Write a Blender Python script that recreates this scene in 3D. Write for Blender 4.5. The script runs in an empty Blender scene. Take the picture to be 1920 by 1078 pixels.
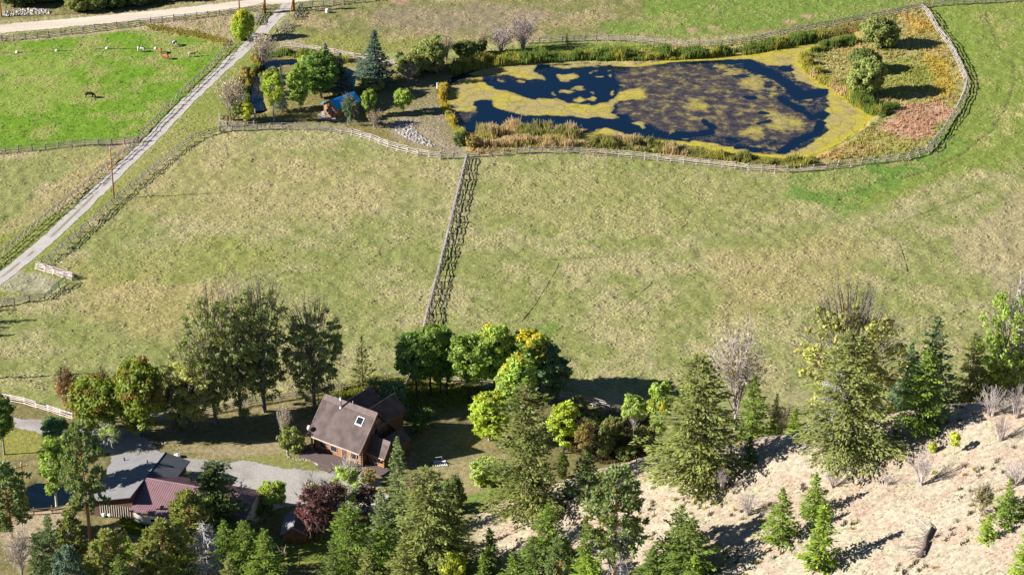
import bpy, math, random
import numpy as np
from mathutils import Vector, Matrix

R = math.radians
scene = bpy.context.scene
C = scene.collection

# ------------------------------------------------------------------ camera
FPX = 4200.0                      # focal length in pixels of a 1920 px wide picture
PITCH = R(25.8)
CAMH = 201.0
cam_d = bpy.data.cameras.new('camera')
cam_d.sensor_fit = 'HORIZONTAL'
cam_d.sensor_width = 36.0
cam_d.lens = FPX * 36.0 / 1920.0
cam_d.clip_start = 1.0
cam_d.clip_end = 9000.0
cam = bpy.data.objects.new('camera', cam_d)
C.objects.link(cam)
cam.location = (0, 0, CAMH)
cam.rotation_euler = (R(90) - PITCH, 0, 0)
scene.camera = cam

# ------------------------------------------------------------------ sky, sun, exposure
SUN_EL, SHADOW_AZ = 26.0, 7.0     # shadows fall to the right and slightly away
w = bpy.data.worlds.new('World'); scene.world = w; w.use_nodes = True
nt = w.node_tree; nt.nodes.clear()
sky = nt.nodes.new('ShaderNodeTexSky'); sky.sky_type = 'NISHITA'; sky.sun_disc = False
sky.sun_elevation = R(SUN_EL); sky.sun_rotation = R(270.0 - SHADOW_AZ)
sky.altitude = 2000; sky.air_density = 0.75; sky.dust_density = 0.05; sky.ozone_density = 5.0
bg = nt.nodes.new('ShaderNodeBackground'); bg.inputs[1].default_value = 0.05
wo = nt.nodes.new('ShaderNodeOutputWorld')
nt.links.new(sky.outputs[0], bg.inputs[0]); nt.links.new(bg.outputs[0], wo.inputs[0])
sl = bpy.data.lights.new('sun', 'SUN'); sl.energy = 5.0; sl.angle = R(0.55); sl.color = (1.0, 0.955, 0.885)
so = bpy.data.objects.new('sun', sl); C.objects.link(so)
e, a = R(SUN_EL), R(SHADOW_AZ)
so.rotation_euler = Vector((math.cos(e)*math.cos(a), math.cos(e)*math.sin(a), -math.sin(e))).to_track_quat('-Z', 'Y').to_euler()
so.location = (-200, 400, 200)
scene.view_settings.view_transform = 'Standard'
scene.view_settings.look = 'None'
scene.view_settings.exposure = 1.22
scene.view_settings.gamma = 1.0
scene.view_settings.use_curve_mapping = False
scene.render.engine = 'CYCLES'
scene.cycles.max_bounces = 6
scene.cycles.diffuse_bounces = 3
scene.cycles.transparent_max_bounces = 4

# ------------------------------------------------------------------ where a pixel of the photograph lies on the land
cp, sp = math.cos(PITCH), math.sin(PITCH)
def ray(px, py):
    dx = (px - 960) / FPX; u = (539 - py) / FPX
    return dx, cp + u*sp, -sp + u*cp
def G(px, py, z=0.0):
    d = ray(px, py); t = (z - CAMH) / d[2]
    return Vector((d[0]*t, d[1]*t, z))
def proj(x, y, z):
    zc = y*cp - (z - CAMH)*sp; yc = y*sp + (z - CAMH)*cp
    return 960 + FPX*x/zc, 539 - FPX*yc/zc
def rise(P, top):
    """height that reaches picture row `top` above point P"""
    zc = P.y*cp - (P.z - CAMH)*sp; yc = P.y*sp + (P.z - CAMH)*cp
    v = (539 - top) / FPX
    return (v*zc - yc) / (cp + v*sp)
def pxm(P):
    return FPX / (P.y*cp - (P.z - CAMH)*sp)

# ------------------------------------------------------------------ noise
def _hash(ix, iy, seed):
    h = (ix.astype(np.int64)*374761393 + iy.astype(np.int64)*668265263 + seed*1274126177) & 0xffffffff
    h = ((h ^ (h >> 13)) * 1274126177) & 0xffffffff
    return ((h ^ (h >> 16)) & 0xffff) / 65535.0
def vnoise(x, y, seed=0):
    x = np.asarray(x, float); y = np.asarray(y, float)
    ix = np.floor(x); iy = np.floor(y); fx = x-ix; fy = y-iy
    fx = fx*fx*(3-2*fx); fy = fy*fy*(3-2*fy)
    a = _hash(ix, iy, seed); b = _hash(ix+1, iy, seed); c = _hash(ix, iy+1, seed); d = _hash(ix+1, iy+1, seed)
    return (a*(1-fx)+b*fx)*(1-fy) + (c*(1-fx)+d*fx)*fy
def fbm(x, y, seed=0, o=4):
    s = 0; A = 1.0; t = 0
    for k in range(o):
        s = s + A*vnoise(x*2**k + 17.3*k, y*2**k - 9.1*k, seed+k); t += A; A *= 0.5
    return s/t
def sstep(a, b, x):
    t = np.clip((x-a)/(b-a), 0, 1); return t*t*(3-2*t)

# ------------------------------------------------------------------ lie of the land
X0, SLOPE = -8.0, 0.45
def Zhill(x):
    x = np.asarray(x, float)
    z = SLOPE*np.logaddexp(0, (x - X0)/2.5)*2.5
    return np.where(z < 70, z, 70 + (z-70)*0.25)
_cx, _cy = [], []
for q in [(870,955),(960,925),(1060,897),(1134,875),(1213,853),(1300,838),(1379,826),(1512,800),(1664,777),(1764,757),(1827,749),(1914,733),(2100,705),(2500,640)]:
    z = 0.0
    for k in range(60):
        g = G(q[0], q[1], z); z = float(Zhill(g.x))
    _cx.append(g.x); _cy.append(g.y)
_cx = [-400] + _cx + [2000]; _cy = [_cy[0]+8] + _cy + [_cy[-1]-300]
def hill(x, y):
    x = np.asarray(x, float); y = np.asarray(y, float)
    d = y - np.interp(x, _cx, _cy) - 1.2 + 2.0*(vnoise(x*0.12, y*0.12, 5)-0.5)
    back = np.logaddexp(0, d/1.6)*1.6
    z = Zhill(x) - 0.80*back
    z = np.maximum(np.logaddexp(0, z/0.8)*0.8 - 0.5, 0)
    return z
POND = [(826,168),(838,146),(868,132),(920,124),(1000,119),(1100,115),(1190,119),(1270,109),(1350,106),(1410,99),(1460,90),(1520,77),(1590,61),(1622,64),(1580,78),(1530,88),(1508,100),(1506,116),(1520,134),(1555,157),(1590,178),(1618,200),(1642,213),(1622,236),(1580,262),(1540,286),(1490,300),(1440,292),(1350,283),(1290,269),(1200,262),(1130,256),(1080,252),(1000,250),(900,248),(868,244),(846,224),(832,196)]
MOAT = [(482,206),(474,188),(474,165),(482,143),(498,125),(520,114),(552,113),(600,120),(640,130),(668,146),(668,166)]
LOWPOND = [(45,912),(72,900),(130,902),(142,922),(118,945),(82,953),(50,950)]
def seg_dist(X, Y, pts, closed):
    n = len(pts); D = np.full(X.shape, 1e9)
    for i in range(n if closed else n-1):
        ax, ay = pts[i]; bx, by = pts[(i+1) % n]
        vx, vy = bx-ax, by-ay; L = vx*vx+vy*vy+1e-9
        t = np.clip(((X-ax)*vx+(Y-ay)*vy)/L, 0, 1)
        D = np.minimum(D, np.hypot(X-ax-t*vx, Y-ay-t*vy))
    return D
def inside(X, Y, pts):
    r = np.zeros(X.shape, bool); n = len(pts); j = n-1
    for i in range(n):
        xi, yi = pts[i]; xj, yj = pts[j]
        c = ((yi > Y) != (yj > Y)) & (X < (xj-xi)*(Y-yi)/((yj-yi) if yj != yi else 1e-9)+xi)
        r ^= c; j = i
    return r
def plan(pts): return [tuple(G(*p)[:2]) for p in pts]
POND_W, LOWPOND_W, MOAT_W = plan(POND), plan(LOWPOND), plan(MOAT)
def sdist(X, Y, pts):
    """distance into a plan outline (positive inside)"""
    X = np.atleast_1d(np.asarray(X, float)); Y = np.atleast_1d(np.asarray(Y, float))
    xs = [p[0] for p in pts]; ys = [p[1] for p in pts]; m = 12
    out = np.full(X.shape, -m*1.0)
    k = (X > min(xs)-m) & (X < max(xs)+m) & (Y > min(ys)-m) & (Y < max(ys)+m)
    if k.any():
        d = seg_dist(X[k], Y[k], pts, True); out[k] = np.where(inside(X[k], Y[k], pts), d, -d)
    return out
def basins(X, Y):
    X = np.atleast_1d(np.asarray(X, float)); Y = np.atleast_1d(np.asarray(Y, float))
    z = -1.1*sstep(-1.5, 2.5, sdist(X, Y, POND_W)) - 1.1*sstep(-1.5, 2.0, sdist(X, Y, LOWPOND_W))
    k = (X > -85) & (X < -40) & (Y > 490) & (Y < 570)
    if k.any():
        z[k] += -1.0*sstep(-1.6, 1.2, 2.3 - seg_dist(X[k], Y[k], MOAT_W, False))
    return z
def ground_smooth(x, y):
    return hill(x, y) + 0.5*(fbm(np.asarray(x)*0.02, np.asarray(y)*0.02, 3, 2)-0.5)*0.6
def gz(x, y):
    return float(ground_smooth(np.array([x]), np.array([y]))[0] + basins(x, y)[0])
def hit(px, py):
    """first point of the land on the line of sight through a pixel"""
    d = ray(px, py)
    t = np.linspace(200, 760, 1800)
    z = CAMH + d[2]*t - ground_smooth(d[0]*t, d[1]*t)
    i = int(np.argmax(z < 0)) or len(t)-1
    lo, hi = t[i-1], t[i]
    for k in range(20):
        m = (lo+hi)/2
        if CAMH + d[2]*m - float(ground_smooth(np.array([d[0]*m]), np.array([d[1]*m]))[0]) < 0: hi = m
        else: lo = m
    return Vector((d[0]*hi, d[1]*hi, CAMH + d[2]*hi))
def low(px, py):
    """a point on the valley floor although the hill may hide it"""
    g = G(px, py, 0); g.z = gz(g.x, g.y); return g

# ------------------------------------------------------------------ object helpers
def put(o, label=None, cat=None, group=None, kind=None):
    if label: o['label'] = label
    if cat: o['category'] = cat
    if group: o['group'] = group
    if kind: o['kind'] = kind
    return o
def empty(name, loc=(0,0,0), label=None, cat=None, group=None, rz=0):
    o = bpy.data.objects.new(name, None); C.objects.link(o); o.empty_display_size = 0.2
    o.location = loc; o.rotation_euler = (0, 0, rz); put(o, label, cat, group); return o
def mesh(name, v, f, mat=None, smooth=False):
    m = bpy.data.meshes.new(name); m.from_pydata([tuple(p) for p in v], [], f)
    if mat: m.materials.append(mat)
    if smooth: m.polygons.foreach_set('use_smooth', [True]*len(m.polygons))
    m.update(); return m
def npmesh(name, V, F, mat, col=None, smooth=False):
    """V n*3, F m*k numpy; col n*3 vertex colours called Col"""
    V = np.asarray(V, np.float32); F = np.asarray(F, np.int32)
    m = bpy.data.meshes.new(name); k = F.shape[1]
    m.vertices.add(len(V)); m.vertices.foreach_set('co', V.ravel())
    m.loops.add(F.size); m.loops.foreach_set('vertex_index', F.ravel())
    m.polygons.add(len(F)); m.polygons.foreach_set('loop_start', np.arange(len(F), dtype=np.int32)*k)
    m.polygons.foreach_set('use_smooth', np.full(len(F), smooth))
    m.materials.append(mat)
    if col is not None:
        c = np.ones((len(V), 4), np.float32); c[:, :3] = col
        at = m.color_attributes.new('Col', 'FLOAT_COLOR', 'POINT'); at.data.foreach_set('color', c.ravel())
    m.update(calc_edges=True); return m
def obj(name, me, parent=None, loc=None):
    o = bpy.data.objects.new(name, me); C.objects.link(o)
    if parent: o.parent = parent
    if loc is not None: o.location = loc
    return o
class MB:
    def __init__(s): s.v = []; s.f = []
    def add(s, v, f):
        b = len(s.v); s.v += [tuple(p) for p in v]; s.f += [tuple(i+b for i in q) for q in f]
    def box(s, c, d, rz=0):
        x, y, z = d[0]/2, d[1]/2, d[2]/2; cs, sn = math.cos(rz), math.sin(rz)
        v = [(c[0]+i*x*cs-j*y*sn, c[1]+i*x*sn+j*y*cs, c[2]+k*z) for k in (-1,1) for j in (-1,1) for i in (-1,1)]
        s.add(v, [(0,2,3,1),(4,5,7,6),(0,1,5,4),(2,6,7,3),(0,4,6,2),(1,3,7,5)])
    def hexa(s, q, t):
        """a slab: four top corners q and how far its underside lies below"""
        v = list(q) + [(p[0], p[1], p[2]-t) for p in q]
        s.add(v, [(0,1,2,3),(7,6,5,4),(0,4,5,1),(1,5,6,2),(2,6,7,3),(3,7,4,0)])
    def tube(s, P, rad, n=6, cap=True):
        P = [Vector(p) for p in P]; b = len(s.v); m = len(P)
        for i, p in enumerate(P):
            t = (P[min(i+1, m-1)] - P[max(i-1, 0)])
            t = t.normalized() if t.length > 1e-9 else Vector((0,0,1))
            u = t.cross(Vector((0,0,1)) if abs(t.z) < 0.9 else Vector((1,0,0))).normalized(); q = t.cross(u)
            r = rad[i] if hasattr(rad, '__len__') else rad
            for k in range(n):
                an = 2*math.pi*k/n
                s.v.append(tuple(p + (u*math.cos(an) + q*math.sin(an))*r))
        for i in range(m-1):
            for k in range(n):
                s.f.append((b+i*n+k, b+i*n+(k+1) % n, b+(i+1)*n+(k+1) % n, b+(i+1)*n+k))
        if cap:
            s.f.append(tuple(b+k for k in reversed(range(n)))); s.f.append(tuple(b+(m-1)*n+k for k in range(n)))
    def mesh(s, name, mat, smooth=False): return mesh(name, s.v, s.f, mat, smooth)
    def build(s, name, mat, parent=None, smooth=False): return obj(name, s.mesh(name, mat, smooth), parent)

# ------------------------------------------------------------------ materials
def newmat(name):
    m = bpy.data.materials.new(name); m.use_nodes = True; n = m.node_tree; n.nodes.clear()
    return m, n
class N:
    """small node builder"""
    def __init__(s, nt): s.t = nt
    def __call__(s, typ, ins=None, **kw):
        n = s.t.nodes.new('ShaderNode'+typ)
        for k, v in kw.items(): setattr(n, k, v)
        for k, v in (ins or {}).items():
            if hasattr(v, 'is_output'): s.t.links.new(v, n.inputs[k])
            else: n.inputs[k].default_value = v
        return n
    def mul(s, a, b): return s('Mix', {0: 1.0, 6: a, 7: b}, data_type='RGBA', blend_type='MULTIPLY').outputs[2]
    def mix(s, f, a, b): return s('Mix', {0: f, 6: a, 7: b}, data_type='RGBA').outputs[2]
    def math(s, op, a, b=0.0): return s('Math', {0: a, 1: b}, operation=op).outputs[0]
    def rng(s, v, a, b, c, d): return s('MapRange', {0: v, 1: a, 2: b, 3: c, 4: d}, interpolation_type='SMOOTHSTEP').outputs[0]
    def grey(s, v):
        return s('CombineColor', {0: v, 1: v, 2: v}).outputs[0]
def surf(name, base, rough=0.85, nscale=3.0, namp=0.25, bump=0.0, bscale=12.0, spec=0.3, metal=0.0, stretch=None, usecol=False, bdist=0.05, objcol=False):
    """plain surface: base colour with noise wear and fine relief"""
    m, n = newmat(name); q = N(n)
    co = q('TexCoord').outputs['Object']
    if stretch: co = q('Mapping', {0: co, 3: stretch}).outputs[0]
    no = q('TexNoise', {'Vector': co, 'Scale': nscale, 'Detail': 5.0, 'Roughness': 0.6}).outputs[0]
    if usecol: b = q('Attribute', attribute_name='Col').outputs['Color']
    elif objcol: b = q('ObjectInfo').outputs['Color']
    else: b = (*base, 1)
    v = q.rng(no, 0.3, 0.7, 1-namp, 1+namp)
    colr = q.mul(b, q.grey(v))
    p = q('BsdfPrincipled', {'Base Color': colr, 'Roughness': rough, 'Specular IOR Level': spec, 'Metallic': metal})
    if bump:
        nb = q('TexNoise', {'Vector': co, 'Scale': bscale, 'Detail': 4.0}).outputs[0]
        q.t.links.new(q('Bump', {'Strength': bump, 'Distance': bdist, 'Height': nb}).outputs[0], p.inputs['Normal'])
    o = q('OutputMaterial'); q.t.links.new(p.outputs[0], o.inputs[0]); return m
def leafmat():
    m, n = newmat('foliage'); q = N(n)
    base = q('ObjectInfo').outputs['Color']
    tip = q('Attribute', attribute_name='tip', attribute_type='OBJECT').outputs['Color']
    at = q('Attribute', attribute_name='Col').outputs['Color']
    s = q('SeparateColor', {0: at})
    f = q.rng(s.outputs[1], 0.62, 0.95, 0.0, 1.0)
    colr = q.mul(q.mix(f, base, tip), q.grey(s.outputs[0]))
    d = q('BsdfDiffuse', {0: colr, 1: 1.0}); t = q('BsdfTranslucent', {0: q.mul(colr, (1.15, 1.1, 0.6, 1))})
    g = q('BsdfGlossy', {0: (1, 1, 1, 1), 1: 0.55})
    mx = q('MixShader', {0: 0.30, 1: d.outputs[0], 2: t.outputs[0]})
    m2 = q('MixShader', {0: 0.02, 1: mx.outputs[0], 2: g.outputs[0]})
    o = q('OutputMaterial'); q.t.links.new(m2.outputs[0], o.inputs[0]); return m
LEAF = leafmat()
BARK = surf('bark', (0, 0, 0), 0.95, 2.5, 0.35, 0.6, 8.0, 0.1, objcol=True, stretch=(1, 1, 0.25))
def grassmat():
    m, n = newmat('grass_blades'); q = N(n)
    at = q('Attribute', attribute_name='Col').outputs['Color']
    d = q('BsdfDiffuse', {0: at, 1: 1.0}); t = q('BsdfTranslucent', {0: at})
    mx = q('MixShader', {0: 0.46, 1: d.outputs[0], 2: t.outputs[0]})
    o = q('OutputMaterial'); q.t.links.new(mx.outputs[0], o.inputs[0]); return m
GRASS = grassmat()
def groundmat():
    m, n = newmat('land'); q = N(n)
    co = q('TexCoord').outputs['Object']
    b = q('Attribute', attribute_name='Col').outputs['Color']
    n1 = q('TexNoise', {'Vector': co, 'Scale': 1.1, 'Detail': 6.0, 'Roughness': 0.68}).outputs[0]
    n2 = q('TexNoise', {'Vector': co, 'Scale': 5.0, 'Detail': 3.0}).outputs[0]
    v = q.math('MULTIPLY', q.rng(n1, 0.3, 0.7, 0.72, 1.26), q.rng(n2, 0.3, 0.7, 0.82, 1.16))
    colr = q.mul(b, q.grey(v))
    p = q('BsdfPrincipled', {'Base Color': colr, 'Roughness': 1.0, 'Specular IOR Level': 0.05})
    b1 = q('Bump', {'Strength': 0.8, 'Distance': 0.22, 'Height': n1})
    b2 = q('Bump', {'Strength': 0.7, 'Distance': 0.06, 'Height': n2, 'Normal': b1.outputs[0]})
    q.t.links.new(b2.outputs[0], p.inputs['Normal'])
    o = q('OutputMaterial'); q.t.links.new(p.outputs[0], o.inputs[0]); return m
GROUND = groundmat()

# ================================================================== THE LAND
ys = [-600,-300,-100,50,140,190,220,235]; y = 243.0
while y < 650: ys.append(y); y += 0.55 + max(0, y-300)*0.0013
while y < 4000: ys.append(y); y += 6 + (y-640)*0.25
xs = [165 + 0*0.0]; x = 165.0
while x < 3500: x += 4 + (x-160)*0.3; xs.append(x)
xs = [-q for q in reversed(xs)] + list(np.arange(-164.4, 164.5, 0.6)) + xs
gx, gy = np.array(xs), np.array(ys)
X, Y = np.meshgrid(gx, gy); SH = X.shape; X = X.ravel(); Y = Y.ravel()
HL = hill(X, Y); Z = ground_smooth(X, Y)
PX, PY = proj(X, Y, Z)
onhill = sstep(0.2, 1.6, HL)
wx = (fbm(X*0.25, Y*0.25, 11, 3)-0.5)*2; wy = (fbm(X*0.25, Y*0.25, 21, 3)-0.5)*2
big = fbm(X*0.03, Y*0.03, 31, 4); mid = fbm(X*0.16, Y*0.16, 41, 4); fine = fbm(X*0.7, Y*0.7, 51, 3)
def lerp(a, b, f): return a*(1-f)[:, None] + np.asarray(b)*f[:, None]
GREEN = np.array((0.245, 0.268, 0.085)); TAN = np.array((0.385, 0.340, 0.178))
f = sstep(0.40, 0.72, 0.55*mid + 0.30*big + 0.25*fine)
COL = lerp(np.tile(GREEN, (len(X), 1)), TAN, f*0.85)
BUMP = np.full(X.shape, 0.26)
def zone(pts, colr, soft=8, warp=10, amt=1.0, tan=None, bump=None, keep=False):
    """colour an area outlined in the photograph, with ragged edges, on the valley floor"""
    global COL, BUMP
    m = soft+warp+5
    k = np.nonzero((PX > min(p[0] for p in pts)-m) & (PX < max(p[0] for p in pts)+m) & (PY > min(p[1] for p in pts)-m) & (PY < max(p[1] for p in pts)+m) & (onhill < 0.5))[0]
    qx = PX[k] + wx[k]*warp; qy = PY[k] + wy[k]*warp*0.5
    d = seg_dist(qx, qy*2, [(p[0], p[1]*2) for p in pts], True)
    d = np.where(inside(qx, qy, pts), d, -d)
    fz = sstep(-soft, soft, d)*amt
    c = np.tile(np.asarray(colr, float), (len(k), 1))
    if tan is not None: c = lerp(c, tan[0], sstep(tan[1], tan[1]+0.22, 0.6*mid[k]+0.25*big[k]+0.25*fine[k]))
    COL[k] = COL[k]*(1-fz)[:, None] + c*fz[:, None]
    if bump is not None: BUMP[k] = BUMP[k]*(1-fz) + bump*fz
def trail(pts, wid, colr, amt=0.8, depth=0.0, onland=True):
    global COL, Z
    m = wid*4
    k = np.nonzero((PX > min(p[0] for p in pts)-m) & (PX < max(p[0] for p in pts)+m) & (PY > min(p[1] for p in pts)-m) & (PY < max(p[1] for p in pts)+m))[0]
    d = seg_dist(PX[k] + wx[k]*2, PY[k] + wy[k]*1.5, pts, False)
    fz = (1 - sstep(wid*0.4, wid, d))*amt*(0.5+sstep(0.3, 0.6, fine[k])*0.5)
    COL[k] = COL[k]*(1-fz)[:, None] + np.asarray(colr)*fz[:, None]
    Z[k] -= fz*depth
# --- pastures
zone([(-400,-30),(-400,70),(0,62),(150,48),(300,36),(430,20),(560,-30)], (0.36,0.31,0.15), 4, 4)                       # road verge
zone([(-600,-400),(-600,50),(0,40),(150,28),(300,14),(440,-5),(700,-400)], (0.24,0.21,0.09), 4, 6)
zone([(540,30),(640,8),(1300,-20),(1760,-60),(1760,10),(1500,55),(1280,75),(1000,72),(800,95),(700,105),(560,85)], (0.215,0.215,0.075), 8, 14, tan=((0.33,0.265,0.14), 0.50))
zone([(560,60),(650,60),(720,75),(830,70),(830,95),(700,105),(570,90)], (0.25,0.26,0.06), 10, 18, 0.8)
zone([(700,15),(900,10),(1060,25),(1000,50),(820,60),(700,50)], (0.28,0.225,0.15), 14, 20, 0.75)
zone([(1230,-80),(2300,-80),(1920,-5),(1720,8),(1560,40),(1300,70),(1200,60)], (0.17,0.26,0.045), 12, 20, 0.85, tan=((0.30,0.29,0.10), 0.56))
zone([(1130,40),(1240,45),(1240,65),(1140,68)], (0.16,0.27,0.04), 8, 10, 0.7)
for cx, cy, r in [(1298,58,14),(1335,52,14),(1480,42,14),(1515,32,16),(1425,60,8),(750,3,24)]:
    zone([(cx-r,cy),(cx-r*.3,cy-r*.3),(cx+r,cy-r*.1),(cx+r*.4,cy+r*.35)], (0.45,0.28,0.19), 4, 7, 0.8)
# lush field of the cattle
zone([(-500,95),(0,76),(110,68),(260,52),(330,68),(425,84),(432,92),(364,168),(330,200),(262,262),(180,266),(0,284),(-500,340)], (0.165,0.29,0.028), 5, 5, tan=((0.28,0.31,0.085), 0.52), bump=0.20)
zone([(0,115),(120,105),(160,180),(90,215),(0,210)], (0.30,0.34,0.085), 12, 26, 0.5)
zone([(-500,100),(0,73),(110,63),(260,47),(330,52),(330,66),(260,57),(110,73),(0,81)], (0.40,0.34,0.19), 4, 6)
zone([(268,42),(440,24),(470,40),(440,90),(380,72),(300,58)], (0.44,0.33,0.22), 5, 6, tan=((0.30,0.26,0.12), 0.5))
zone([(276,46),(330,58),(385,66),(432,78),(425,90),(370,74),(310,62)], (0.38,0.345,0.08), 4, 8, 0.7)
zone([(-500,345),(0,287),(250,274),(215,312),(144,365),(0,490),(-500,900)], (0.27,0.285,0.10), 6, 8, tan=((0.41,0.345,0.19), 0.50))
zone([(0,430),(100,335),(230,285),(240,300),(100,400),(0,470)], (0.38,0.31,0.15), 8, 18, 0.6)
zone([(185,268),(262,258),(272,248),(250,285),(200,282)], (0.33,0.26,0.19), 5, 5, 0.8)
# lane verges
zone([(440,70),(520,50),(420,240),(300,305),(215,375),(75,495),(0,560),(-80,640),(-80,470),(150,385),(270,270)], (0.235,0.27,0.065), 5, 6, tan=((0.36,0.31,0.14), 0.60), bump=0.06)
zone([(0,505),(60,510),(110,525),(100,545),(0,545)], (0.40,0.36,0.27), 6, 10, 0.65)
# grounds of the cabin
zone([(420,238),(415,225),(470,130),(500,70),(560,88),(640,104),(760,130),(840,110),(850,130),(826,168),(832,196),(846,224),(868,250),(868,286),(825,288),(740,268),(660,245),(610,236),(480,236)], (0.225,0.195,0.072), 6, 8, tan=((0.27,0.235,0.13), 0.52), bump=0.05)
zone([(770,150),(820,150),(828,196),(850,240),(866,288),(830,286),(790,250),(768,215)], (0.25,0.22,0.11), 5, 5, 0.9, tan=((0.31,0.25,0.18), 0.52))
zone([(720,235),(770,200),(800,240),(830,275),(800,280),(735,262)], (0.33,0.27,0.18), 5, 6, 0.8)
zone([(595,215),(615,206),(640,212),(648,222),(625,226),(600,222)], (0.5,0.47,0.43), 2, 2)
# banks of the pond
zone([(838,150),(870,110),(960,95),(1250,78),(1330,84),(1400,80),(1480,62),(1560,46),(1650,32),(1728,14),(1745,35),(1762,62),(1800,125),(1810,155),(1805,178),(1788,212),(1758,258),(1733,284),(1690,297),(1600,308),(1540,317),(1465,321),(1400,316),(1290,304),(1160,291),(1020,284),(880,292),(866,270),(850,232)], (0.37,0.325,0.125), 4, 8, tan=((0.44,0.31,0.12), 0.50))
zone([(1000,82),(1230,80),(1250,95),(1000,110),(880,112),(890,100)], (0.21,0.27,0.05), 5, 8, 0.9)
zone([(880,100),(960,95),(1040,98),(960,108),(880,110)], (0.09,0.25,0.03), 4, 5, 0.9)
zone([(1680,205),(1760,190),(1790,210),(1740,260),(1690,262),(1650,240)], (0.46,0.29,0.19), 8, 14, 0.95)
zone([(1650,115),(1740,110),(1750,165),(1690,180),(1650,175)], (0.30,0.31,0.075), 8, 14, 0.9)
zone([(1730,95),(1775,120),(1795,170),(1760,185),(1745,140)], (0.43,0.32,0.05), 8, 10, 0.8)
zone([(1700,30),(1740,40),(1760,62),(1700,66)], (0.45,0.31,0.08), 6, 8, 0.8)
zone([(1580,240),(1700,255),(1700,285),(1580,300)], (0.34,0.31,0.09), 6, 10, 0.9, tan=((0.40,0.28,0.13), 0.5))
# east pasture
zone([(1735,14),(1930,-10),(2300,-40),(2300,300),(1900,310),(1760,345),(1620,400),(1500,372),(1465,326),(1600,313),(1700,300),(1745,284),(1800,212),(1820,160),(1790,85)], (0.205,0.265,0.052), 26, 34, 0.95, tan=((0.36,0.33,0.125), 0.57))
zone([(1465,326),(1540,322),(1690,302),(1745,286),(1780,250),(1800,262),(1740,320),(1640,360),(1580,402),(1500,372)], (0.135,0.245,0.045), 30, 34, 0.92, tan=((0.27,0.285,0.085), 0.53))
zone([(1740,20),(1790,18),(1830,90),(1830,150),(1815,130),(1790,80)], (0.19,0.275,0.045), 14, 14, 0.7)
zone([(1900,360),(2200,280),(2200,700),(1900,560),(1780,470)], (0.37,0.315,0.175), 20, 30, 0.75)
zone([(1005,612),(1050,600),(1045,630),(1012,648),(990,640)], (0.17,0.25,0.05), 8, 10, 0.8)
zone([(1330,470),(1600,430),(1640,500),(1560,560),(1350,600)], (0.39,0.305,0.145), 30, 50, 0.45)
zone([(90,280),(420,262),(800,300),(840,310),(700,400),(420,420),(260,400)], (0.40,0.325,0.145), 30, 60, 0.35)
zone([(130,500),(420,540),(500,560),(330,640),(150,600)], (0.41,0.32,0.145), 30, 50, 0.5)
zone([(120,500),(420,440),(560,480),(420,530),(200,530)], (0.25,0.27,0.062), 20, 30, 0.6)
zone([(900,310),(1450,330),(1500,400),(1200,440),(900,420)], (0.26,0.265,0.075), 30, 50, 0.4)
# grounds of the house
zone([(-200,740),(40,752),(150,790),(330,780),(640,718),(760,705),(1050,742),(1230,775),(1240,850),(1120,880),(960,935),(880,960),(880,1300),(-300,1300)], (0.205,0.185,0.075), 6, 8, tan=((0.30,0.25,0.12), 0.50), bump=0.06)
zone([(600,745),(700,700),(1000,735),(960,750),(760,748),(640,760)], (0.30,0.31,0.05), 6, 10, 0.8, bump=0.2)
zone([(330,845),(420,835),(520,825),(545,850),(560,872),(450,862)], (0.35,0.285,0.165), 6, 8, 0.8)
zone([(440,858),(560,845),(640,880),(690,890),(640,900),(540,885)], (0.23,0.24,0.07), 4, 6, 0.8)
zone([(780,880),(960,850),(940,900),(870,925),(800,905)], (0.34,0.29,0.145), 8, 10, 0.8)
zone([(780,800),(960,790),(960,830),(790,830)], (0.30,0.245,0.12), 10, 10, 0.7)
zone([(520,1010),(620,1005),(600,1060),(520,1060)], (0.22,0.26,0.05), 5, 6, 0.9)
zone([(860,935),(960,900),(950,925),(880,955)], (0.17,0.26,0.05), 5, 6, 0.8)
zone([(40,955),(130,952),(150,975),(110,1040),(30,1060),(0,1000)], (0.46,0.36,0.24), 8, 10, 0.9)
zone([(225,960),(400,985),(380,1005),(230,995)], (0.24,0.27,0.05), 5, 8, 0.9, bump=0.2)
zone([(200,1040),(330,1050),(360,1160),(200,1160)], (0.40,0.29,0.20), 10, 10, 0.7)
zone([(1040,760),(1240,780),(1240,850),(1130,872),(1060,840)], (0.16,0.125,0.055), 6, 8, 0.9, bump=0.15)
zone([(0,800),(80,805),(70,850),(0,860)], (0.28,0.28,0.06), 6, 8, 0.8)
# the hillside: straw, bare soil, low grey scrub
straw = lerp(np.tile(np.array((0.39,0.325,0.24)), (len(X), 1)), (0.43,0.365,0.27), sstep(0.4, 0.7, fbm(X*0.09, Y*0.09, 61, 3)))
soil = sstep(0.52, 0.66, fbm(X*0.35+Y*0.15, Y*0.35, 71, 4))
straw = lerp(straw, (0.42,0.29,0.215), soil*0.5)
straw = lerp(straw, (0.40,0.37,0.24), sstep(0.63, 0.74, fbm(X*0.5, Y*0.5, 81, 3))*0.7)
COL = COL*(1-onhill)[:, None] + straw*onhill[:, None]
BUMP = BUMP*(1-onhill) + 0.09*onhill
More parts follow.
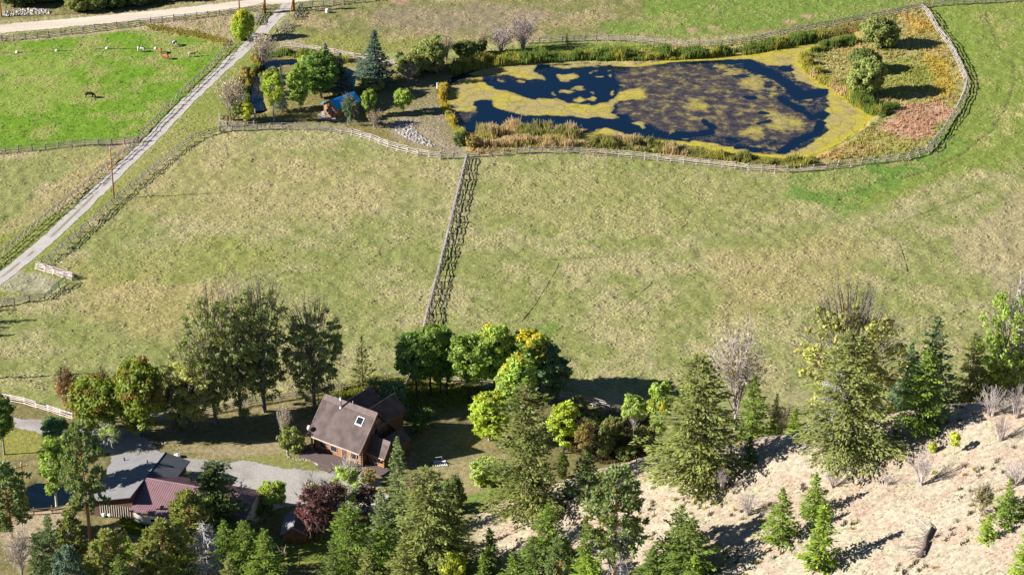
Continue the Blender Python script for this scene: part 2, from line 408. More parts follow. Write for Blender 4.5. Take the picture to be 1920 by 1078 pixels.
# trails, ruts and tracks
for pts, wd, dp in [([(1845,18),(1862,60),(1875,92)], 3, 0.15), ([(1900,115),(1903,150),(1893,180),(1885,205),(1860,245),(1810,285),(1750,318),(1690,335)], 3.2, 0.2),
                    ([(1700,510),(1655,535)], 2, 0.1), ([(1705,410),(1770,385),(1840,360)], 2, 0.1), ([(1670,212),(1640,235),(1600,255),(1560,275)], 3, 0.2)]:
    trail(pts, wd, (0.09,0.10,0.035), 0.7, dp)
for pts in [[(1345,972),(1360,930),(1395,868)], [(1740,950),(1800,905),(1826,872)], [(1600,975),(1650,935),(1720,880)], [(1000,930),(960,960),(930,985)], [(1130,900),(1040,950),(1000,990)], [(1480,900),(1440,985)]]:
    trail(pts, 3.5, (0.36,0.235,0.18), 0.8, 0.12)
zone([(560,520),(420,535),(300,545),(140,560),(300,550),(500,528)], (0.42,0.34,0.16), 3, 4, 0.7)
# relief
nearroad = np.zeros(X.shape)
Z += BUMP*((fbm(X*0.55, Y*0.55, 91, 2)-0.5)*1.6 + (vnoise(X*0.9, Y*0.9, 95)-0.5)*0.5)*np.where((np.abs(X) < 166) & (Y > 240) & (Y < 660), 1, 0)
Z += onhill*((fbm(X*0.11, Y*0.11, 97, 3)-0.5)*0.7)
Z += basins(X, Y)
LANE = [(575,-18),(545,3),(527,22),(506,45),(484,68),(452,97),(402,143),(350,192),(300,243),(268,275),(225,317),(160,382),(100,440),(40,490),(0,522),(-90,600)]
LANE_HALF = 1.75
ROAD_U = [(-300,72),(0,46),(150,33),(300,19),(430,4),(560,-11),(800,-36)]
ROAD_L = [(-300,92),(0,63),(150,49),(300,36),(430,19),(490,11),(560,4),(640,-6),(800,-24)]
LANE_W = plan(LANE)
road_poly = plan(ROAD_U + ROAD_L[::-1])
YARD = [(250,800),(300,845),(340,858),(420,862),(480,866),(545,879),(600,884),(650,893),(712,898),(730,930),(700,965),(620,962),(565,948),(520,950),(470,985),(330,960),(240,905),(200,850),(120,818),(70,808),(30,800),(25,782),(75,785),(150,803)]
yard_w = plan(YARD)
near = (Y > 300)
flat = np.zeros(X.shape)
k = np.nonzero((X < 30) & (Y > 300) & (Y < 700))[0]
flat[k] = np.maximum(flat[k], sstep(2.6, 1.6, seg_dist(X[k], Y[k], LANE_W, False)))
for pw in (road_poly, yard_w):
    flat = np.maximum(flat, sstep(-1.2, 0.0, sdist(X, Y, pw)))
Z = Z*(1-flat) + (ground_smooth(X, Y) - 0.10)*flat
rows, cols = SH
idx = np.arange(rows*cols).reshape(SH)
F4 = np.stack([idx[:-1, :-1], idx[:-1, 1:], idx[1:, 1:], idx[1:, :-1]], -1).reshape(-1, 4)
land = obj('ground', npmesh('ground', np.stack([X, Y, Z], 1), F4, GROUND, np.clip(COL*0.86, 0, 0.8), True))
put(land, 'rolling pasture, lawns and straw coloured hillside', kind='structure')
COLG = COL.reshape(SH[0], SH[1], 3); ZG = Z.reshape(SH)
def sample(x, y):
    """height and colour of the finished land"""
    i = np.clip(np.searchsorted(gy, y)-1, 0, rows-2); j = np.clip(np.searchsorted(gx, x)-1, 0, cols-2)
    fy = np.clip((y-gy[i])/(gy[i+1]-gy[i]), 0, 1); fx = np.clip((x-gx[j])/(gx[j+1]-gx[j]), 0, 1)
    z = (ZG[i, j]*(1-fx)+ZG[i, j+1]*fx)*(1-fy) + (ZG[i+1, j]*(1-fx)+ZG[i+1, j+1]*fx)*fy
    return z, COLG[i, j]*0.86

# ------------------------------------------------------------------ road, lane, yard
def stripmesh(pts, half, n, edge, seed):
    """a ribbon with ragged edges along plan points"""
    P = []; L = 0
    for a, b in zip(pts[:-1], pts[1:]):
        d = math.dist(a, b); m = max(1, int(d/0.8))
        for i in range(m): P.append((a[0]+(b[0]-a[0])*i/m, a[1]+(b[1]-a[1])*i/m))
    P.append(pts[-1]); P = np.array(P)
    for k in range(6): P[1:-1] = (P[:-2]+P[1:-1]*2+P[2:])/4
    T = np.gradient(P, axis=0); T /= np.linalg.norm(T, axis=1)[:, None]; Nn = np.stack([-T[:, 1], T[:, 0]], 1)
    u = np.linspace(-1, 1, n); V = []
    s = np.arange(len(P))
    jl = half + edge*(fbm(s*0.35, s*0, seed, 3)-0.5)*2; jr = half + edge*(fbm(s*0.35, s*0, seed+9, 3)-0.5)*2
    off = np.where(u[None, :] < 0, u[None, :]*jl[:, None], u[None, :]*jr[:, None])
    V = P[:, None, :] + Nn[:, None, :]*off[..., None]
    return V, u
def ribbon(name, V, u, mat, colf, lift):
    r, c = V.shape[:2]; xy = V.reshape(-1, 2)
    z = ground_smooth(xy[:, 0], xy[:, 1]) + lift
    i = np.arange(r*c).reshape(r, c)
    F = np.stack([i[:-1, :-1], i[:-1, 1:], i[1:, 1:], i[1:, :-1]], -1).reshape(-1, 4)
    colr = colf(np.tile(u, r), xy)
    return obj(name, npmesh(name, np.column_stack([xy, z]), F, mat, colr, True))
GRAVEL = surf('gravel', (0,0,0), 0.95, 4.0, 0.22, 0.5, 9.0, 0.1, usecol=True)
def lanecol(u, xy):
    n = fbm(xy[:, 0]*0.5, xy[:, 1]*0.5, 5, 3)
    c = lerp(np.tile(np.array((0.40,0.365,0.335)), (len(u), 1)), (0.50,0.455,0.42), n)
    mid_ = np.exp(-(u/0.19)**2)*sstep(0.38, 0.58, fbm(xy[:, 0]*0.4, xy[:, 1]*0.4, 8, 2))
    return lerp(c, (0.19,0.175,0.09), mid_*0.95)
V, u = stripmesh(LANE_W, LANE_HALF, 13, 0.35, 3)
put(ribbon('lane', V, u, GRAVEL, lanecol, -0.03), 'grey gravel lane running down the left side', kind='structure')
def polysheet(name, pw, step, lift, mat, colf, warp=0.8, seed=1):
    xs_ = np.arange(min(p[0] for p in pw)-2, max(p[0] for p in pw)+2, step); ys_ = np.arange(min(p[1] for p in pw)-2, max(p[1] for p in pw)+2, step)
    A, B = np.meshgrid(xs_, ys_); sh = A.shape; A = A.ravel(); B = B.ravel()
    ins = sdist(A, B, pw) + (fbm(A*0.4, B*0.4, seed, 5)-0.5)*2*warp > 0
    ii = np.arange(A.size).reshape(sh)
    F = np.stack([ii[:-1, :-1], ii[:-1, 1:], ii[1:, 1:], ii[1:, :-1]], -1).reshape(-1, 4)
    F = F[ins[F].sum(1) >= 3]
    used = np.unique(F); re = np.full(A.size, -1); re[used] = np.arange(len(used))
    A, B = A[used], B[used]
    z = lift(A, B) if callable(lift) else ground_smooth(A, B) + lift
    return obj(name, npmesh(name, np.column_stack([A, B, z]), re[F], mat, colf(A, B), True)), A, B
def roadcol(A, B):
    n = fbm(A*0.05, B*0.3, 15, 3)
    return lerp(np.tile(np.array((0.54,0.46,0.36)), (len(A), 1)), (0.64,0.55,0.44), sstep(0.3, 0.7, n))
o, _, _ = polysheet('road', road_poly, 0.5, -0.02, GRAVEL, roadcol, 0.5, 4); put(o, 'pale dirt road crossing the top left corner', kind='structure')
def yardcol(A, B):
    n = fbm(A*0.25, B*0.25, 25, 4)
    return lerp(np.tile(np.array((0.30,0.275,0.25)), (len(A), 1)), (0.38,0.35,0.32), sstep(0.35, 0.65, n))
o, _, _ = polysheet('gravel_yard', yard_w, 0.22, -0.03, GRAVEL, yardcol, 1.3, 6); put(o, 'grey gravel yard between the house and the garage', kind='structure')

# ------------------------------------------------------------------ water
def watermat():
    m, n = newmat('pond_surface'); q = N(n)
    co = q('TexCoord').outputs['Object']
    at = q('SeparateColor', {0: q('Attribute', attribute_name='Col').outputs['Color']})
    n1 = q('TexNoise', {'Vector': co, 'Scale': 0.38, 'Detail': 9.0, 'Roughness': 0.72}).outputs[0]
    n2 = q('TexNoise', {'Vector': co, 'Scale': 2.2, 'Detail': 5.0, 'Roughness': 0.6}).outputs[0]
    n3 = q('TexNoise', {'Vector': co, 'Scale': 0.13, 'Detail': 3.0}).outputs[0]
    vor = q('TexVoronoi', {'Vector': co, 'Scale': 0.28, 'Randomness': 1.0}, feature='DISTANCE_TO_EDGE').outputs[0]
    crack = q.rng(vor, 0.0, 0.06, 0.0, 1.0)
    am = q.math('ADD', at.outputs[0], q.math('MULTIPLY', q.math('SUBTRACT', n1, 0.5), 1.5))
    al = q.rng(am, 0.40, 0.56, 0.0, 1.0)
    wm = q.math('ADD', at.outputs[1], q.math('ADD', q.math('MULTIPLY', q.math('SUBTRACT', n2, 0.5), 0.9), q.math('MULTIPLY', q.math('SUBTRACT', n1, 0.5), 0.9)))
    we = q.math('MULTIPLY', q.rng(wm, 0.36, 0.72, 0.0, 1.0), 0.93)
    algc = q.mix(q.rng(n3, 0.40, 0.62, 0.0, 1.0), (0.40, 0.335, 0.065, 1), (0.35, 0.285, 0.115, 1))
    algc = q.mix(at.outputs[2], algc, (0.43, 0.37, 0.035, 1))
    algc = q.mix(q.rng(am, 0.46, 0.92, 0.0, 1.0), (0.20, 0.165, 0.065, 1), algc)
    algc = q.mul(algc, q.grey(q.math('MULTIPLY', q.rng(n2, 0.3, 0.7, 0.70, 1.2), q.rng(crack, 0, 1, 0.72, 1.0))))
    weedc = q.mix(q.rng(n1, 0.36, 0.66, 0.0, 1.0), (0.028, 0.024, 0.032, 1), (0.115, 0.088, 0.058, 1))
    weedc = q.mul(weedc, q.grey(q.rng(n2, 0.35, 0.65, 0.7, 1.4)))
    water = q('BsdfPrincipled', {'Base Color': (0.001, 0.010, 0.026, 1), 'Roughness': 0.06, 'IOR': 1.33, 'Specular IOR Level': 0.5})
    weed = q('BsdfPrincipled', {'Base Color': weedc, 'Roughness': 0.6, 'Specular IOR Level': 0.3})
    alg = q('BsdfPrincipled', {'Base Color': algc, 'Roughness': 0.9, 'Specular IOR Level': 0.1})
    bm = q('Bump', {'Strength': 0.5, 'Distance': 0.06, 'Height': n2})
    q.t.links.new(bm.outputs[0], alg.inputs['Normal']); q.t.links.new(bm.outputs[0], weed.inputs['Normal'])
    wb = q('TexNoise', {'Vector': co, 'Scale': 1.2, 'Detail': 3.0}).outputs[0]
    q.t.links.new(q('Bump', {'Strength': 0.08, 'Distance': 0.02, 'Height': wb}).outputs[0], water.inputs['Normal'])
    m1 = q('MixShader', {0: we, 1: water.outputs[0], 2: weed.outputs[0]})
    m2 = q('MixShader', {0: al, 1: m1.outputs[0], 2: alg.outputs[0]})
    o = q('OutputMaterial'); q.t.links.new(m2.outputs[0], o.inputs[0]); return m
WATER = watermat()
DARKREFLECT = surf('murky_water', (0.004, 0.010, 0.016), 0.2, 0.5, 0.2, 0.05, 2.0, 0.15)  # reflection of dark trees painted into the base, gloss cut to suit
z4 = lambda pts: [(780+p[0]/4.571, 120+p[1]/4.571) for p in pts]
z3 = lambda pts: [(1280+p[0]/2.994, p[1]/2.994) for p in pts]
ALGAE = [z4([(250,190),(380,140),(550,108),(610,180),(720,230),(880,258),(1000,300),(1200,280),(1300,330),(1500,350),(1640,340),(1760,250),(1930,185),(1960,300),(1720,330),(1660,430),(1450,480),(1300,440),(1100,445),(900,440),(760,410),(690,380),(640,318),(520,318),(530,380),(430,425),(300,400),(258,320)]),
         z4([(430,90),(560,40),(690,8),(1040,8),(1020,70),(1125,120),(1110,148),(920,132),(800,100),(640,105),(500,110)]),
         z4([(1130,12),(1500,0),(1930,-20),(1930,12),(1300,38),(1150,26)]), z4([(1470,580),(1600,540),(1780,590),(1940,625),(1940,680),(1600,640)]),
         z4([(1500,400),(1680,420),(1800,500),(1960,500),(1960,560),(1780,530),(1560,460)]), z4([(480,580),(520,555),(600,560),(560,600)]), z4([(1370,560),(1480,560),(1480,590),(1390,600)])]
def ell(cx, cy, rx, ry): return [(cx+rx*math.cos(t)*(0.85+0.25*math.sin(3*t+cx)), cy+ry*math.sin(t)*(0.85+0.25*math.sin(2*t+cy))) for t in np.linspace(0, 6.1, 12)]
for b_ in [(735,140,42,14),(915,152,52,20),(1290,115,105,46),(1290,240,75,28),(1400,210,70,24),(1400,305,60,30),(1500,300,55,34),(1555,108,28,10),(1670,105,30,12),(1760,182,45,9),(1180,262,40,12),(1650,62,20,8),(1505,247,14,8),(1690,262,30,20),(1515,72,25,10)]:
    ALGAE.append(z4(ell(*b_)))
for b_ in [(400,470,120,55),(500,520,60,40),(70,590,100,45),(290,405,110,35),(560,690,160,60),(480,640,90,40),(400,740,120,45),(720,550,45,25),(230,380,80,22),(40,660,50,30)]:
    ALGAE.append(z3(ell(*b_)))
SOFT = ALGAE[-10:]
CORE = z3([(-20,335),(200,352),(380,335),(480,372),(600,372),(650,450),(810,512),(815,600),(800,660),(800,740),(700,822),(560,872),(420,860),(300,832),(150,800),(-20,790),(-400,700),(-400,400)])
STREAK = [(z3([(380,372),(520,420),(600,480),(650,540),(790,520)]), 11), (z3([(560,380),(610,395)]), 6), (z3([(560,560),(650,610),(720,660),(800,640)]), 7), (z3([(775,690),(740,750),(640,800),(560,855)]), 9), (z3([(310,832),(430,842)]), 5), (z3([(-60,770),(150,742)]), 9),
          (z3([(0,350),(380,345)]), 7), (z3([(360,552),(400,552)]), 5), (z3([(430,630),(480,640)]), 4), (z3([(250,780),(300,800)]), 5), (z3([(430,690),(500,680)]), 4), (z3([(120,680),(170,720)]), 6),
          (z4([(560,350),(620,400),(560,480),(900,480),(1300,480),(1540,520),(1750,500),(1880,560)]), 12), (z4([(700,470),(1300,500)]), 9), (z4([(250,80),(480,60)]), 8), (z4([(240,200),(230,330),(320,480)]), 6)]
OPEN = z4([(620,120),(760,100),(950,150),(1150,130),(1060,20),(1300,40),(1920,15),(1920,185),(1760,250),(1640,335),(1500,345),(1280,300),(1000,295),(880,250),(700,210)])
WEED = [z3([(-380,420),(-200,360),(100,370),(330,440),(520,520),(700,620),(780,700),(640,780),(420,800),(200,760),(-100,740),(-300,680)]), z4([(300,400),(600,408),(450,495),(340,500)]), z4([(1700,330),(1960,250),(1960,420),(1700,440)])]  # second outline is algae in shade, its shade painted as brown weed
def pondcol(A, B):
    px, py = proj(A, B, -0.4); px = px + (fbm(A*0.3, B*0.3, 7, 3)-0.5)*16; py = py + (fbm(A*0.3, B*0.3, 8, 3)-0.5)*8
    core = inside(px, py, CORE); al = np.zeros(A.shape); we = np.zeros(A.shape)
    d = np.where(core, -1, 1)*seg_dist(px, py*2, [(p[0], p[1]*2) for p in CORE], True)
    al = np.where(px > 1290, sstep(-6, 6, d)*0.9, 0.0)
    al[:] = np.maximum(al, 0.05)
    for pts in ALGAE:
        dd = seg_dist(px, py*2, [(p[0], p[1]*2) for p in pts], True); dd = np.where(inside(px, py, pts), dd, -dd)
        sf = 24 if pts in SOFT else 9; al = np.maximum(al, sstep(-sf, sf, dd)*(0.74 if pts in SOFT else 0.90))
    for pts in WEED:
        dd = seg_dist(px, py*2, [(p[0], p[1]*2) for p in pts], True); dd = np.where(inside(px, py, pts), dd, -dd)
        we = np.maximum(we, sstep(-14, 14, dd)*0.78)
    al = np.maximum(al, np.where(core, 0.40, 0)*(px > 1250)*sstep(0.3, 0.6, fbm(A*0.12, B*0.12, 77, 3))); we = np.maximum(we, np.where(core & (px > 1250), 0.5, 0)); al = np.maximum(al, we*0.50)
    for pts, wd in STREAK:
        fz = 1 - sstep(wd*0.5, wd*1.3, seg_dist(px, py*1.6, [(p[0], p[1]*1.6) for p in pts], False))
        al = al*(1-fz); we = we*(1-fz)
    rim = sstep(20, 4, -sdist(A, B, POND_W)*-1*6)*np.where((px > 1150) | (py > 246), 1, 0)*np.where(px > 880, 1, 0)
    bank = np.clip(rim, 0, 1)
    al = np.where(px > 1080, np.maximum(al, bank*0.95), al)
    return np.stack([al, we, bank*sstep(1150, 1300, px)], 1)
o, _, _ = polysheet('pond_water', POND_W, 0.4, lambda A, B: np.full(A.shape, -0.40), WATER, pondcol, 0.6, 9); put(o, 'dark pond patched with yellow algae', kind='structure')
o, _, _ = polysheet('low_pond_water', LOWPOND_W, 0.5, lambda A, B: np.full(A.shape, -0.35), DARKREFLECT, lambda A, B: np.zeros((len(A), 3)), 0.5, 9); put(o, 'small dark shaded pond by the lower left pole', kind='structure')
V, u = stripmesh(MOAT_W, 2.5, 5, 0.3, 13)
def moatcol(u, xy):
    px, py = proj(xy[:, 0], xy[:, 1], -0.4)
    al = np.where((py < 112) & (px > 500) & (px < 620), 0.9, 0.1); return np.stack([al, al*0, al*0.5], 1)
r_, c_ = V.shape[:2]; xy_ = V.reshape(-1, 2); i_ = np.arange(r_*c_).reshape(r_, c_)
o = obj('moat_water', npmesh('moat_water', np.column_stack([xy_, np.full(len(xy_), -0.40)]), np.stack([i_[:-1, :-1], i_[:-1, 1:], i_[1:, 1:], i_[1:, :-1]], -1).reshape(-1, 4), WATER, moatcol(np.tile(u, r_), xy_), True))
put(o, 'narrow curved channel of dark water by the cabin trees', kind='structure')

# ================================================================== TREES AND SHRUBS
def quads(Pc, A, B, tint):
    """leaf faces: centres Pc, half axes A and B; tint n*2 (brightness, autumn and painted lit tips)"""
    V = np.stack([Pc-A-B*0.6, Pc+A*0.2-B, Pc+A+B*0.25, Pc-A*0.15+B], 1).reshape(-1, 3)
    F = np.arange(len(V)).reshape(-1, 4)
    c = np.zeros((len(Pc), 4, 3)); c[:, :, :2] = tint[:, None, :]
    return V, F, c.reshape(-1, 3)
def unit(v): return v/np.maximum(np.linalg.norm(v, axis=-1, keepdims=True), 1e-9)
PROTO = {}
def proto(key, wood, leaves, H, W):
    tm = wood.mesh(key+'_wood', BARK)
    lm = None
    if leaves is not None:
        V, F, c = leaves; lm = npmesh(key+'_leaves', V, F, LEAF, c)
    PROTO[key] = (tm, lm, H, W)
def conifer(key, H, W, seed, nb, clear=0.06, dens=1.35, power=0.85, up=0.0, size=0.34, ragged=0.25, droop=0.25, double=False):
    rg = np.random.default_rng(seed); wood = MB()
    tops = [(0, 0, 1.0)] if not double else [(-W*0.14, 0, 1.0), (W*0.17, 0.05, 0.93)]
    C_, A_, B_, T_ = [], [], [], []
    for ox, oy, hs in tops:
        h = H*hs
        wood.tube([(ox*0.2, oy, -0.4), (ox*0.8, oy, h*0.3), (ox, oy, h*0.65), (ox, oy, h)], [0.017*H, 0.014*H, 0.008*H, 0.02], 6)
        n = int(nb/len(tops))
        for i in range(n):
            t = clear + (1-clear)*((i+rg.random())/n)**1.05
            z = t*h; tt = (t-clear)/(1-clear)
            r = W/2*((1-tt)**power*1.15 + 0.04)*(1 - ragged + 2*ragged*rg.random()*0.9)
            if tt < 0.12: r *= 0.65 + tt*2.5
            az = i*2.39996 + rg.normal(0, 0.5)
            r *= 0.62 + 0.62*float(vnoise(math.cos(az)*1.3+t*9+seed, math.sin(az)*1.3+t*7, seed))
            ca, sa = math.cos(az), math.sin(az)
            slope = up + 0.35*tt - droop*(1-tt) + rg.normal(0, 0.08)
            m = max(4, int(r*5.2*dens*(0.4+r*0.28)*0.95)+4)
            u = rg.random(m)**0.75*0.95 + 0.08
            cen = np.stack([ox+ca*r*u, oy+sa*r*u, z + slope*r*u + 0.10*r*u*u], 1)
            side = np.array((-sa, ca, 0)); spread = (rg.random(m)-0.5)*r*0.55*np.minimum(1.15-u*0.6, 1)
            cen += side*spread[:, None] + rg.normal(0, 0.07, (m, 3))
            sz = 0.82*size*(0.7+0.6*rg.random(m))*(0.75+0.25*min(1, r/2))
            dirv = np.array((ca, sa, slope*0.6))[None, :] + side[None, :]*(spread/(r*0.35+1e-6))[:, None]*0.8 + rg.normal(0, 0.28, (m, 3))
            dirv = unit(dirv); wv = unit(np.cross(dirv, np.array((0, 0, 1.0)) + rg.normal(0, 0.45, (m, 3))))
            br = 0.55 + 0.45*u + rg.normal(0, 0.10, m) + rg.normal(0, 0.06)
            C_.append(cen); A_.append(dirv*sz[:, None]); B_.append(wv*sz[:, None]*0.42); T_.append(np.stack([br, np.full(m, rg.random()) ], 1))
            if r > 0.8 and i % 2 == 0:
                wood.tube([(ox, oy, z), (ox+ca*r*0.8, oy+sa*r*0.8, z+slope*r*0.8)], [0.012*W*0.4+0.012, 0.01], 3, False)
    proto(key, wood, quads(np.concatenate(C_), np.concatenate(A_), np.concatenate(B_), np.concatenate(T_)), H, W)
def pine(key, H, W, seed, nb=70, clear=0.3, size=0.42, cl=26, top=0.75):
    """open pine: tufts of needles at the ends of upswept limbs"""
    rg = np.random.default_rng(seed); wood = MB(); bend = rg.normal(0, 0.02*H, 2)
    wood.tube([(0,0,-0.4), (bend[0]*0.3, bend[1]*0.3, H*0.35), (bend[0], bend[1], H*0.7), (bend[0]*0.8, bend[1], H*0.97)], [0.018*H, 0.014*H, 0.008*H, 0.03], 6)
    C_, A_, B_, T_ = [], [], [], []
    for i in range(nb):
        t = (i+rg.random())/nb; z = H*(clear+(1-clear)*t)
        prof = min(1, 0.55+t*1.1)*(1-max(0, (t-0.35)/0.65)**1.6*0.85)
        r = W/2*prof*(0.55+0.55*rg.random()); az = i*2.39996+rg.normal(0, 0.4); ca, sa = math.cos(az), math.sin(az)
        fx = bend*min(1, z/H/0.7)
        p0 = np.array((fx[0], fx[1], z)); p2 = p0 + np.array((ca*r, sa*r, r*(0.05+0.35*t)+rg.normal(0, 0.2))); p1 = (p0+p2)/2 - np.array((0, 0, 0.1*r))
        wood.tube([p0, p1, p2], [0.035+0.008*r, 0.03+0.004*r, 0.015], 3, False)
        nc = 1 + int(r*1.0)
        for j in range(nc):
            s = 1 - 0.55*j/max(nc, 1)*rg.random()*1.6
            c = p0 + (p2-p0)*max(s, 0.35) + rg.normal(0, 0.22+0.08*r, 3)*np.array((1, 1, 0.7))
            d = unit(rg.normal(0, 1, (cl, 3)) + np.array((ca*0.4, sa*0.4, 0.55)))
            rad = 0.42+0.25*rg.random()
            cen = c + d*rad*(0.35+0.65*rg.random((cl, 1)))
            sz = size*(0.65+0.6*rg.random(cl)); wv = unit(np.cross(d, rg.normal(0, 1, (cl, 3))))
            C_.append(cen); A_.append(d*sz[:, None]); B_.append(wv*sz[:, None]*0.36)
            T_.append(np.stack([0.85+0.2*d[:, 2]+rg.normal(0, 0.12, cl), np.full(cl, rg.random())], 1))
    proto(key, wood, quads(np.concatenate(C_), np.concatenate(A_), np.concatenate(B_), np.concatenate(T_)), H, W)
def broad(key, H, W, seed, clear, ncl, cl=42, rad=1.0, size=0.26, trunks=1, shell=0.55, lobes=5, limb=0.6, twigs=0, bottom=0.15, flat=0.75, rs=0.012):
    """broadleaf: limbs carrying clusters of leaves through an uneven, lobed crown"""
    rg = np.random.default_rng(seed); wood = MB()
    zc = H*(clear+(1-clear)*0.5); hz = H*(1-clear)*0.5
    lb = unit(rg.normal(0, 1, (lobes, 3))*np.array((1, 1, 0.8))); la = 0.75+0.4*rg.random(lobes)
    C_, A_, B_, T_ = [], [], [], []
    feet = [(0, 0)] if trunks == 1 else [(rg.normal(0, W*0.06), rg.normal(0, W*0.06)) for _ in range(trunks)]
    heads = []
    for fx, fy in feet:
        k = 1 if trunks == 1 else 1.0
        tx, ty = fx*2.2+rg.normal(0, W*0.03), fy*2.2+rg.normal(0, W*0.03)
        hgt = H*(0.62+0.25*rg.random())
        wood.tube([(fx, fy, -0.4), (fx+(tx-fx)*0.35, fy+(ty-fy)*0.3, hgt*0.35), (tx*0.8, ty*0.8, hgt*0.7), (tx, ty, hgt)], [rs*H*1.5/math.sqrt(trunks), rs*H/math.sqrt(trunks), rs*H*0.6/math.sqrt(trunks), 0.03], 6)
        heads.append((fx, fy, tx, ty, hgt))
    for i in range(ncl):
        d = unit(rg.normal(0, 1, 3)*np.array((1, 1, 1.0))); 
        if d[2] < -0.5 and rg.random() < (0.6 if clear > 0.05 else 0.0): d[2] *= -1
        g = np.max(lb @ d*la) if lobes else 1.0
        rr = (shell + (1-shell)*rg.random()**0.5)*(0.62+0.42*g)
        prof = 1.0 if d[2] > 0 else 1-bottom
        c = np.array((d[0]*W/2*rr*prof, d[1]*W/2*rr*prof, zc + d[2]*hz*rr))
        fx, fy, tx, ty, hgt = heads[i % len(heads)]
        s = np.clip((c[2]/hgt)*0.62, 0.2, 0.95); q = np.array((fx+(tx-fx)*s, fy+(ty-fy)*s, hgt*s))
        if i % 2 == 0 or ncl < 60:
            mid_ = (q+c)/2 + rg.normal(0, 0.03*W, 3) - np.array((0, 0, 0.05*np.linalg.norm(c-q)))
            wood.tube([q, mid_, c], [rs*H*0.32, rs*H*0.2, 0.02], 4 if H > 9 else 3, False)
        n = int(1.5*cl*(0.7+0.6*rg.random())); v = unit(rg.normal(0, 1, (n, 3)))
        R_ = rad*(0.6+0.7*rg.random())
        off = v*(rg.random((n, 1))**0.45)*R_*np.array((1, 1, flat))
        cen = c + off
        nrm = unit(v*0.7 + rg.normal(0, 0.6, (n, 3)) + np.array((0, 0, 0.55)))
        a1 = unit(np.cross(nrm, rg.normal(0, 1, (n, 3)))); b1 = np.cross(nrm, a1)
        sz = 0.82*size*(0.65+0.7*rg.random(n))
        hi = (c[2]-H*clear)/(H*(1-clear))
        br = 0.92 + rg.normal(0, 0.13, n) + rg.normal(0, 0.08)
        C_.append(cen); A_.append(a1*sz[:, None]); B_.append(b1*sz[:, None]*0.75)
        T_.append(np.stack([br, np.full(n, np.clip(0.65*rg.random()+0.35*hi+rg.normal(0, .04), 0, 1))], 1))  # higher clusters lean to the tip colour: autumn hue and painted sunlit tips
    for i in range(twigs):                                    # bare grey shoots that stick out of the crown
        d = unit(rg.normal(0, 1, 3)+np.array((0, 0, 0.5))); p0 = np.array((d[0]*W*0.3, d[1]*W*0.3, zc+d[2]*hz*0.6))
        p1 = np.array((d[0]*W/2*1.05, d[1]*W/2*1.05, zc+d[2]*hz*1.12)) + rg.normal(0, 0.4, 3)
        wood.tube([p0, (p0+p1)/2+rg.normal(0, 0.2, 3), p1], [0.07, 0.045, 0.015], 3, False)
        for j in range(4):
            s = 0.4+0.6*rg.random(); q = p0+(p1-p0)*s
            wood.tube([q, q+unit(d+rg.normal(0, 0.6, 3))*(0.6+0.9*rg.random())], [0.035, 0.012], 3, False)
    proto(key, wood, quads(np.concatenate(C_), np.concatenate(A_), np.concatenate(B_), np.concatenate(T_)), H, W)
def twiggy(key, H, W, seed, stems=26, sub=7, rad=0.035, leaves=0, fork=0.0, upright=0.6):
    """leafless shrub: a fan of stems that fork into fine twigs"""
    rg = np.random.default_rng(seed); wood = MB(); C_ = []
    if fork: wood.tube([(0,0,-0.3), (0,0,H*fork)], [0.02*H, 0.013*H], 5)
    for i in range(stems):
        az = i*2.39996+rg.normal(0, 0.3); sp_ = math.sqrt((i+0.5)/stems)
        e = np.array((math.cos(az)*W/2*sp_, math.sin(az)*W/2*sp_, H*(1-0.45*sp_**2*(1-upright*0.5))*(0.75+0.3*rg.random())))
        b = np.array((0, 0, H*fork*(0.6+0.4*rg.random()))) + np.array((rg.normal(0, 0.03*W), rg.normal(0, 0.03*W), -0.1))
        m1 = b+(e-b)*0.5+np.array((-e[0]*0.12, -e[1]*0.12, 0.08*H))+rg.normal(0, 0.03*W, 3)
        wood.tube([b, m1, e], [rad*1.5, rad, rad*0.4], 3, False)
        for j in range(sub):
            s = 0.3+0.7*rg.random(); q = b+(m1-b)*min(1, s*2) if s < 0.5 else m1+(e-m1)*(s-0.5)*2
            L = 0.22*H*(0.5+0.8*rg.random()); dv = unit(unit(e-b)*0.8+rg.normal(0, 0.5, 3)+np.array((0, 0, 0.3)))
            q2 = q+dv*L; wood.tube([q, q2], [rad*0.6, rad*0.25], 3, False); C_.append(q2)
            for k in range(2):
                s2 = 0.4+0.6*rg.random(); q3 = q+dv*L*s2; wood.tube([q3, q3+unit(dv+rg.normal(0, 0.6, 3))*L*0.55], [rad*0.45, rad*0.2], 3, False)
    lv = None
    if leaves:
        P_ = np.array(C_)[rg.integers(0, len(C_), leaves)] + rg.normal(0, 0.16, (leaves, 3)); nrm = unit(rg.normal(0, 1, (leaves, 3)))
        a1 = unit(np.cross(nrm, rg.normal(0, 1, (leaves, 3)))); b1 = np.cross(nrm, a1); sz = 0.13+0.12*rg.random(leaves)
        lv = quads(P_, a1*sz[:, None], b1*sz[:, None]*0.8, np.stack([0.9+rg.normal(0, 0.15, leaves), rg.random(leaves)], 1))
    proto(key, wood, lv, H, W)
